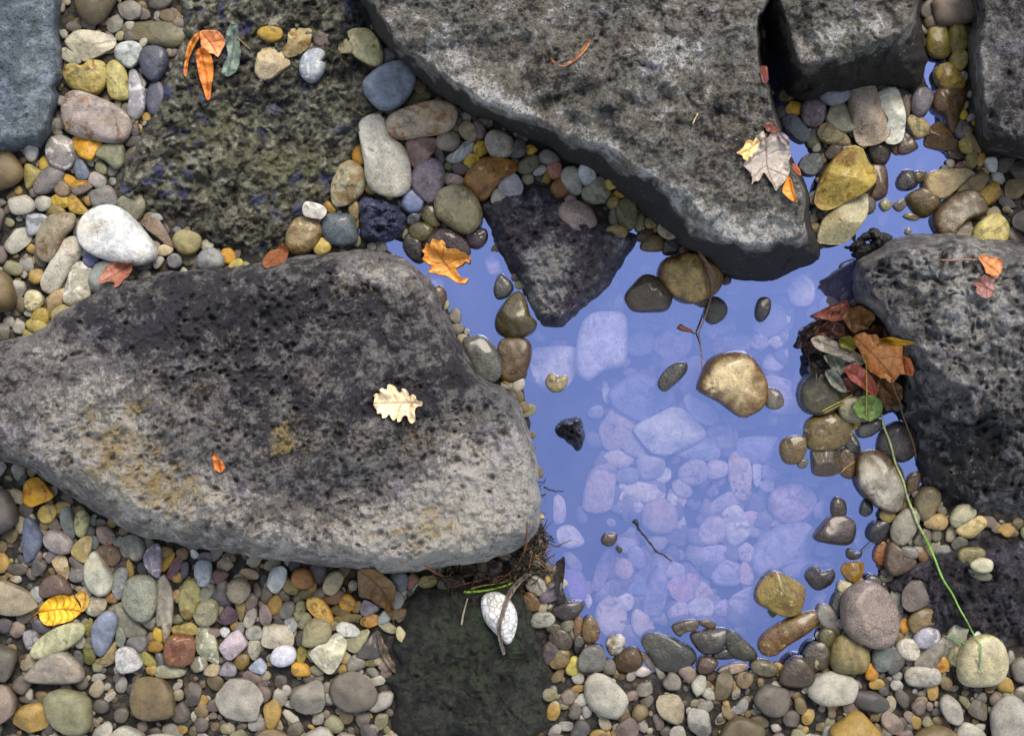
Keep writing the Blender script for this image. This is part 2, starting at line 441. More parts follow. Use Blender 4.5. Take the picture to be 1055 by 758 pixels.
def rock(name, label, cat, outline, top, ztop, zedge, mat, step=1.6, p=1.6, amp=(0.012, 0.006, 0.003), pits=None, tone=(0.4, []), rust=(0.0, []),
         moss=(0.0, []), chips=None, warp=3.0, seed=1, tilt=(0, 0), group=None, strata=0.0, dents=(), chiptone=0.25, flank=0.0):
    O = smooth_poly(P(outline), 6, 0.42); T = smooth_poly(P(top), 6, 0.42)
    ROCKPOLY.append(O)
    x0, y0 = O.min(0) - step; x1, y1 = O.max(0) + step
    gx = np.arange(x0, x1 + step, step); gy = np.arange(y0, y1 + step, step)
    X, Y = np.meshgrid(gx, gy); sh = X.shape
    x, y = X.ravel(), Y.ravel()
    dO, nx, ny = poly_dist(x, y, O)
    keep_face = (dO.reshape(sh) > 0)
    fm = keep_face[1:, :-1] | keep_face[1:, 1:] | keep_face[:-1, 1:] | keep_face[:-1, :-1]
    x = np.where(dO < 0, nx, x); y = np.where(dO < 0, ny, y); dO = np.maximum(dO, 0)
    dT = -poly_dist(x, y, T)[0]
    dTo = np.maximum(dT, 0)
    t = np.clip(dTo / np.maximum(dTo + dO, 1e-6), 0, 1)
    cx, cy = O.mean(0)
    zt = ztop + tilt[0] * (x - cx) / 100 + tilt[1] * (y - cy) / 100
    zt = zt + 0.006 * np.clip(-dT / 60, 0, 1.5)
    z = zedge + (zt - zedge) * np.maximum(1 - t ** p, 0) ** 0.8
    for (bx, by, rx, ry, deg, a) in dents:
        z = z + blobs(x, y, [(bx, by, rx, ry, deg, a)])
    inn = np.clip(dO / 10, 0.0, 1)
    nz = amp[0] * fbm(x, y, 110, 2, seed) + amp[1] * fbm(x, y, 38, 3, seed + 1) * 1.3 + amp[2] * fbm(x, y, 10, 3, seed + 2) * 1.5
    rg = np.abs(fbm(x, y, 46, 3, seed + 4)); nz = nz - amp[1] * 0.55 * np.exp(-(rg / 0.07) ** 2) * np.clip(fbm(x, y, 90, 2, seed + 5) * 4 - 0.6, 0, 1) + amp[2] * 0.9 * (0.25 - np.abs(fbm(x, y, 13, 3, seed + 21))) * 2 + amp[2] * 0.8 * fbm(x, y, 4.5, 2, seed + 23)
    if strata:
        nz = nz + strata * np.abs(fbm(x * 0.5 + y * 0.9, y * 0.4 - x * 0.6, 22, 3, seed + 6))
    z = z + nz * (0.35 + 0.65 * inn)
    tn = blobs(x, y, tone[1], tone[0]) - flank * np.clip((t + 0.55 * fbm(x, y, 26, 4, seed + 31) - 0.34) / 0.25, 0, 1); rs = blobs(x, y, rust[1], rust[0]); ms = blobs(x, y, moss[1], moss[0]); ch = np.zeros(x.shape)  # flank darkens the sides: dark stone plus shade put into the tone
    if chips:
        for cell, hgt, pr in chips:
            f1, f2, idr, dx, dy = voronoi(x + 2 * fbm(x, y, 9, 2, 3), y + 2 * fbm(x, y, 9, 2, 4), cell, seed + int(cell * 10))
            edge = np.clip((f2 - f1) / (cell * 0.35), 0, 1)
            lift = hgt * (idr - 0.35) * edge + hgt * 0.5 * ((idr * 7 % 1 - .5) * dx + (idr * 13 % 1 - .5) * dy) / cell * edge
            z = z + lift * inn
            tn = tn + (idr * 5 % 1 - 0.5) * chiptone * edge
            ch = np.maximum(ch, np.where((idr * 11 % 1) < pr, 0.8, 0) * np.clip(edge * 2 - 0.6, 0, 1) * np.clip(fbm(x, y, 60, 2, 9) * 3 + 0.75, 0, 1))
    if pits:
        n, rmin, rmax, dep = pits
        r = np.random.default_rng(seed * 31 + 5)
        dens = fbm(gx.mean() + 0 * x, 0 * y, 1, 1, 1) if False else None
        px = r.uniform(x0, x1, n * 3); py = r.uniform(y0, y1, n * 3)
        dd = fbm(px, py, 70, 3, seed + 9) + r.uniform(-0.35, 0.35, n * 3)
        px, py = px[np.argsort(-dd)][:n], py[np.argsort(-dd)][:n]
        rad = rmin + (rmax - rmin) * r.random(n) ** 3.2
        dz = np.zeros(sh); zz = z
        for k in range(n):
            R = rad[k]
            ex = R * r.uniform(0.85, 1.2)
            i0, i1 = np.searchsorted(gx, px[k] - 1.6 * ex), np.searchsorted(gx, px[k] + 1.6 * ex)
            j0, j1 = np.searchsorted(gy, py[k] - 1.6 * ex), np.searchsorted(gy, py[k] + 1.6 * ex)
            if i1 <= i0 or j1 <= j0: continue
            ax = gx[i0:i1][None, :] - px[k]; ay = gy[j0:j1][:, None] - py[k]
            an = r.uniform(0, 3.14); ca, sa = math.cos(an), math.sin(an)
            q = np.sqrt(((ax * ca + ay * sa) / ex) ** 2 + ((-ax * sa + ay * ca) / R) ** 2)
            pr = -dep * min(R / 3.0, 1.9) * np.clip(1.18 - q ** 2.2, 0, 1) * (1 if q.size else 0) + dep * 0.12 * np.exp(-((q - 1.25) / 0.22) ** 2)
            dz[j0:j1, i0:i1] = np.minimum(dz[j0:j1, i0:i1], pr) if True else 0
        z = z + dz.ravel() * np.clip(dO / 5, 0, 1)
    wxp = x + warp * fbm(x, y, 28, 3, seed + 12) * 1.4; wyp = y + warp * fbm(x, y, 28, 3, seed + 15) * 1.4
    k = (CAM_H - z) / CAM_H * PX
    vx = (wxp - 527.5) * k; vy = (379 - wyp) * k
    idx = np.arange(x.size).reshape(sh)
    F = np.stack([idx[1:, :-1][fm], idx[1:, 1:][fm], idx[:-1, 1:][fm], idx[:-1, :-1][fm]], 1)
    used = np.unique(F); remap = -np.ones(x.size, int); remap[used] = np.arange(used.size)
    F = remap[F]
    V = np.stack([vx, vy, z], 1)[used]
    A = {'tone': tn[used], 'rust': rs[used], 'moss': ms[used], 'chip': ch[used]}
    # skirt down below the bed
    e = np.concatenate([F[:, [0, 1]], F[:, [1, 2]], F[:, [2, 3]], F[:, [3, 0]]])
    es = np.sort(e, 1); key = es[:, 0] * (V.shape[0] + 1) + es[:, 1]
    u, inv, cnt = np.unique(key, return_inverse=True, return_counts=True)
    be = e[cnt[inv] == 1]
    bv = np.unique(be); m2 = -np.ones(V.shape[0], int); rings = []
    cen = V[bv].mean(0)
    prev = bv
    nV = [V]; base = V.shape[0]; prevmap = {int(v): int(v) for v in bv}
    FF = [F]
    for lv, (zz_, shr) in enumerate(((-0.03, 0.975), (-0.12, 0.94))):
        nvv = V[bv].copy(); nvv[:, :2] = cen[:2] + (nvv[:, :2] - cen[:2]) * shr; nvv[:, 2] = np.minimum(zz_, nvv[:, 2] - 0.01)
        mp = {int(v): base + i for i, v in enumerate(bv)}
        FF.append(np.array([[prevmap[int(b)], prevmap[int(a)], mp[int(a)], mp[int(b)]] for a, b in be]))
        nV.append(nvv); base += len(bv); prevmap = mp
        for kk in A: A[kk] = np.concatenate([A[kk], A[kk][bv]])
    V = np.concatenate(nV); F = np.concatenate(FF)
    ox, oy = float(cen[0]), float(cen[1])
    V = V - np.array([ox, oy, 0.0])
    o = link(name, mesh_from(name, V, F, attrs=A), mat, loc=(ox, oy, 0))
    tag(o, label, cat, group)
    return o

M_basalt = rock_mat('porous_basalt', '34323a', '7d7a79', 'c6c2ba', 'ae9860', rustcol='9a6228', spot=0.2)
M_slab = rock_mat('lichened_slab', '2b2a29', '7a7770', 'cbcbc8', '7c6c58', spot=0.6, grain=0.2)
M_dark = rock_mat('wet_dark_basalt', '2a272d', '55515c', 'a4a4a6', '4c4640', spot=0.15, rough=0.6, fine=1.2, wet=0.1)
M_moss = rock_mat('mossy_conglomerate', '2c2c29', '6c6b5b', 'b0ae9e', '7c7654', moss='787a54', spot=0.3, rough=0.6)
M_slate = rock_mat('blue_slate', '343d47', '65727e', '98a4ac', '7c7a70', spot=0.2, rough=0.6)
M_green = rock_mat('mossy_dark_rock', '1e201e', '3a3e36', '5e5e52', '44463a', moss='35462a', spot=0.1, rough=0.7)
M_right = rock_mat('grey_porous_basalt', '2c2b2e', '737172', 'b4b4b0', '86836c', spot=0.5, grain=0.2)

rock('boulder', 'huge grey pitted basalt boulder left of the pool, carrying a cream oak leaf', 'boulder',
     '-30 352 10 350 36 342 64 322 100 302 145 285 205 279 270 271 330 261 378 256 414 266 440 288 457 318 472 350 492 385 516 398 532 412 546 448 553 492 555 530 541 560 510 575 460 586 410 591 360 586 300 576 240 569 190 562 140 549 92 522 52 500 30 485 -10 470 -45 440 -50 390',
     '-20 395 40 375 90 345 150 330 220 318 300 305 370 292 410 300 430 330 450 370 490 405 520 430 532 470 535 520 520 545 470 562 410 565 350 558 290 548 230 535 170 520 110 490 60 460 10 445 -25 425',
     0.135, 0.07, M_basalt, step=1.3, p=2.0, amp=(0.02, 0.011, 0.004), chiptone=0.12, chips=[(9, 0.003, 0.0), (5, 0.002, 0.0)], pits=(2400, 1.2, 3.7, 0.006), warp=4,
     tone=(0.32, [(485, 525, 110, 65, -22, 0.72), (85, 430, 85, 70, 20, 0.5), (330, 556, 150, 28, 8, 0.38), (160, 520, 110, 26, 24, 0.28), (395, 280, 50, 16, 20, .2), (220, 325, 150, 45, -8, -0.34), (300, 430, 110, 50, 0, -0.12),  # pale dry stone; lower rim blobs also paint the flank as lit
                  (470, 390, 45, 35, 0, -0.2), (390, 285, 60, 22, 10, 0.25), (200, 500, 90, 30, 25, 0.3), (250, 540, 50, 30, 0, -0.1), (60, 350, 40, 20, -20, 0.2), (500, 470, 40, 40, 0, 0.25), (430, 420, 60, 30, 0, -0.1)]),
     rust=(0.08, [(110, 455, 60, 50, 20, 0.52), (300, 455, 40, 25, 0, 0.5), (180, 510, 60, 30, 20, 0.5), (440, 545, 40, 30, 0, 0.5), (350, 540, 40, 15, 0, 0.3), (430, 450, 60, 15, 0, 0.3), (370, 300, 60, 20, 0, 0.25), (190, 400, 60, 20, -10, .22)]),
     tilt=(0.004, 0.006), seed=3, dents=[(215, 345, 60, 30, 0, -0.012), (400, 430, 60, 25, 20, -0.012), (480, 380, 30, 25, 0, -0.01), (280, 520, 60, 20, 10, -0.008), (90, 400, 50, 30, 0, .01)])

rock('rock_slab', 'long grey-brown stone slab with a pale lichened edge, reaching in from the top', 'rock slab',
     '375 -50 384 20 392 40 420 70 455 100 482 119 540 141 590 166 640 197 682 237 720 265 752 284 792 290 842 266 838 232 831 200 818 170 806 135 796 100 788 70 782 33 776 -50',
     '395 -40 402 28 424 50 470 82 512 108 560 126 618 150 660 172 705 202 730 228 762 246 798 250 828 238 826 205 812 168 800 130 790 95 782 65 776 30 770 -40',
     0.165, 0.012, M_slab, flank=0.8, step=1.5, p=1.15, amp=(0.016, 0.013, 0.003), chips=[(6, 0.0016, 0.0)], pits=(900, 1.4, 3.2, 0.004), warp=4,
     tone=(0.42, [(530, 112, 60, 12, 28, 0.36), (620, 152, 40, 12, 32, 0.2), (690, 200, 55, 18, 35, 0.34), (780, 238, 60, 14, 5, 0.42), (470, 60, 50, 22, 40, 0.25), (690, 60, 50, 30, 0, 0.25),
                  (745, 120, 40, 40, 0, -0.2), (640, 80, 60, 25, 10, -0.08), (560, 85, 40, 20, 20, -0.12), (660, 110, 40, 20, 30, 0.15), (655, 218, 70, 15, 40, -0.9), (560, 148, 70, 10, 26, -0.9), (740, 272, 40, 14, 25, -0.9), (800, 278, 50, 14, -10, -0.9), (440, 97, 50, 9, 38, -0.8)]),  # strong negative blobs follow the flank: dark stone with its shade painted in
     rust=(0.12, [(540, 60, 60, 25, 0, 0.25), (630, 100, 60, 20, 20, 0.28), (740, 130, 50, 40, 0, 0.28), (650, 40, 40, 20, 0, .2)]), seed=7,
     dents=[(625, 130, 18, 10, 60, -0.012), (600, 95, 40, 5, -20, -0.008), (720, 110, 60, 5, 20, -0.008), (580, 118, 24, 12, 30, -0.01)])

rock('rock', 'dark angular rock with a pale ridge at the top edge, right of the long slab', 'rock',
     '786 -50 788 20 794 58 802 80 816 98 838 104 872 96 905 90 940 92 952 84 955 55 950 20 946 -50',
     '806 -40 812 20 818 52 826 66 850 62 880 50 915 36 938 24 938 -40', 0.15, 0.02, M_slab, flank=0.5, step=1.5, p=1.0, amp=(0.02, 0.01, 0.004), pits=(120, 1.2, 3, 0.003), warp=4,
     tone=(0.28, [(840, 42, 40, 22, -20, 0.4), (900, 30, 40, 14, -15, 0.3), (940, 50, 15, 30, 0, 0.25), (880, 78, 60, 12, -12, -0.4)]), rust=(0.1, [(840, 40, 40, 20, 0, 0.25)]), seed=12)  # flank and the negative blob paint shade onto the lower face

rock('rock', 'dark pitted rock cut off by the right edge in the top right corner', 'rock',
     '1003 -50 1002 20 998 46 999 84 1002 118 1008 146 1022 158 1060 166 1110 160 1120 -50',
     '1016 -40 1016 20 1012 50 1013 84 1016 112 1024 132 1060 140 1095 130 1100 -40', 0.10, 0.01, M_right, step=1.8, pits=(160, 1.2, 3.5, 0.004),
     tone=(0.3, [(1010, 70, 12, 40, 0, 0.4), (1030, 130, 20, 20, 0, -0.2)]), seed=14)

rock('slate', 'blue grey cracked slate standing at the top left corner', 'slate',
     '-40 -50 60 -50 62 20 64 78 58 92 61 103 55 122 49 144 41 157 30 152 0 160 -40 150', '-30 -40 50 -40 54 20 56 70 50 92 52 104 46 120 40 138 20 142 -30 135',
     0.045, 0.004, M_slate, step=1.6, p=1.2, amp=(0.006, 0.005, 0.002), warp=3, strata=0.008, tone=(0.5, [(40, 60, 20, 60, 10, .2)]), rust=(0.0, [(45, 120, 20, 20, 0, 0.4)]), seed=16)

rock('mossy_rock', 'broad low rock crusted with olive moss and bluish chips at the upper left', 'rock',
     '172 -40 186 10 184 42 172 78 152 122 128 155 116 185 122 205 152 222 190 238 236 260 274 268 302 250 332 226 350 196 366 170 384 132 388 92 382 66 395 40 370 10 360 -40',
     '190 -30 205 20 200 60 185 95 165 135 148 165 140 188 165 200 205 216 245 236 272 240 295 222 318 196 335 165 352 130 360 95 358 60 355 10 345 -30',
     0.02, 0.0, M_moss, step=1.35, p=1.6, amp=(0.01, 0.008, 0.004), chiptone=0.5, chips=[(13, 0.010, 0.13), (7, 0.008, 0.08), (4.5, 0.004, 0.0)], pits=(500, 1.2, 3.0, 0.004), warp=3,
     tone=(0.44, [(200, 150, 60, 50, 0, 0.08), (250, 60, 60, 30, 0, -0.15), (300, 120, 50, 50, 0, -0.05), (170, 200, 30, 20, 0, 0.15), (270, 220, 40, 25, 0, 0.1)]),
     moss=(0.28, [(210, 120, 40, 40, 0, 0.25), (300, 180, 50, 40, 0, 0.25), (160, 190, 30, 30, 0, 0.1), (260, 170, 60, 40, 0, 0.15)]), rust=(0.1, []), seed=19)

rock('basalt_rock', 'triangular black rock with pale scabs, its tip pointing into the pool', 'rock',
     '494 214 500 206 516 200 532 192 548 186 566 188 584 204 606 214 632 232 655 243 648 258 636 276 624 298 602 318 578 338 560 338 548 318 534 290 518 262 505 244',
     '512 220 526 212 544 204 562 206 578 220 602 232 626 244 622 262 606 286 586 308 572 318 564 312 554 294 542 270 528 246',
     0.04, -0.004, M_dark, step=1.2, p=1.3, amp=(0.014, 0.01, 0.005), chips=[(7, 0.004, 0.0), (4.5, 0.0022, 0.0)], pits=(420, 1.1, 3.4, 0.004), warp=4,
     tone=(0.5, [(566, 274, 18, 22, 20, 0.9), (554, 312, 14, 9, 0, 0.8), (575, 300, 10, 8, 0, .3), (600, 290, 40, 20, -50, -0.15)]), seed=22)

rock('boulder', 'pitted grey basalt boulder at the right edge with a deep black flank', 'boulder',
     '878 290 882 268 896 258 915 248 940 242 968 243 992 238 1014 246 1060 250 1120 260 1130 500 1060 535 1022 528 990 534 966 518 955 500 950 470 944 444 930 430 926 400 932 374 918 350 904 330 884 312',
     '890 284 896 272 912 262 938 256 966 256 992 254 1014 262 1060 270 1105 280 1110 420 1050 425 1012 410 982 392 955 366 928 336 906 314',
     0.12, 0.0, M_right, step=1.4, p=0.95, amp=(0.018, 0.012, 0.005), chips=[(24, 0.016, 0.0), (10, 0.006, 0.0), (5.5, 0.003, 0.0)], pits=(420, 1.3, 5.0, 0.006), warp=5,
     tone=(0.5, [(960, 300, 30, 40, 20, 0.2), (1000, 330, 35, 50, 0, 0.3), (905, 285, 22, 30, -30, -0.1), (935, 330, 25, 18, 40, -0.15), (980, 480, 70, 60, 30, -0.26), (940, 400, 30, 40, 0, -0.3), (1020, 450, 50, 50, 0, -0.2)]),  # negative blobs at lower left paint the shaded face into the tone
     rust=(0.08, [(1000, 330, 30, 40, 0, 0.22)]), seed=26, dents=[(960, 318, 8, 24, 10, -0.012), (1006, 380, 20, 12, 0, -0.01)])

rock('mossy_rock', 'low black-green mossy rock at the bottom edge under the big boulder', 'rock',
     '416 622 430 604 456 601 500 598 536 606 556 628 552 650 562 668 572 694 560 718 566 752 520 772 470 764 428 774 402 752 404 722 394 700 408 684 400 664 412 645',
     '430 634 452 620 500 616 528 628 534 656 544 690 534 718 530 740 500 752 460 746 430 748 420 725 418 705 424 690 426 660', 0.034, 0.0, M_green, chips=[(10, 0.006, 0.0), (5, 0.003, 0.0)], step=1.5, p=1.6, amp=(0.012, 0.008, 0.004), warp=4,
     tone=(0.35, [(440, 630, 30, 30, 0, 0.1), (530, 680, 40, 40, 0, -.1)]), moss=(0.3, [(510, 650, 50, 40, 0, 0.25), (480, 690, 40, 20, 0, 0.2)]), pits=(200, 1.1, 3, 0.003), seed=29)

rock('basalt_rock', 'low rough black rock in the lower right corner, half buried under pebbles', 'rock',
     '912 606 924 590 950 572 985 560 1024 552 1110 560 1110 690 1024 668 990 650 960 652 936 636', '930 606 946 594 985 582 1040 580 1090 590 1090 650 1024 640 985 628 955 628',
     0.018, 0.0, M_dark, step=1.5, amp=(0.014, 0.012, 0.006), pits=(300, 1.2, 3.6, 0.004), tone=(0.26, []), chips=[(14, 0.008, 0.0)], seed=31)

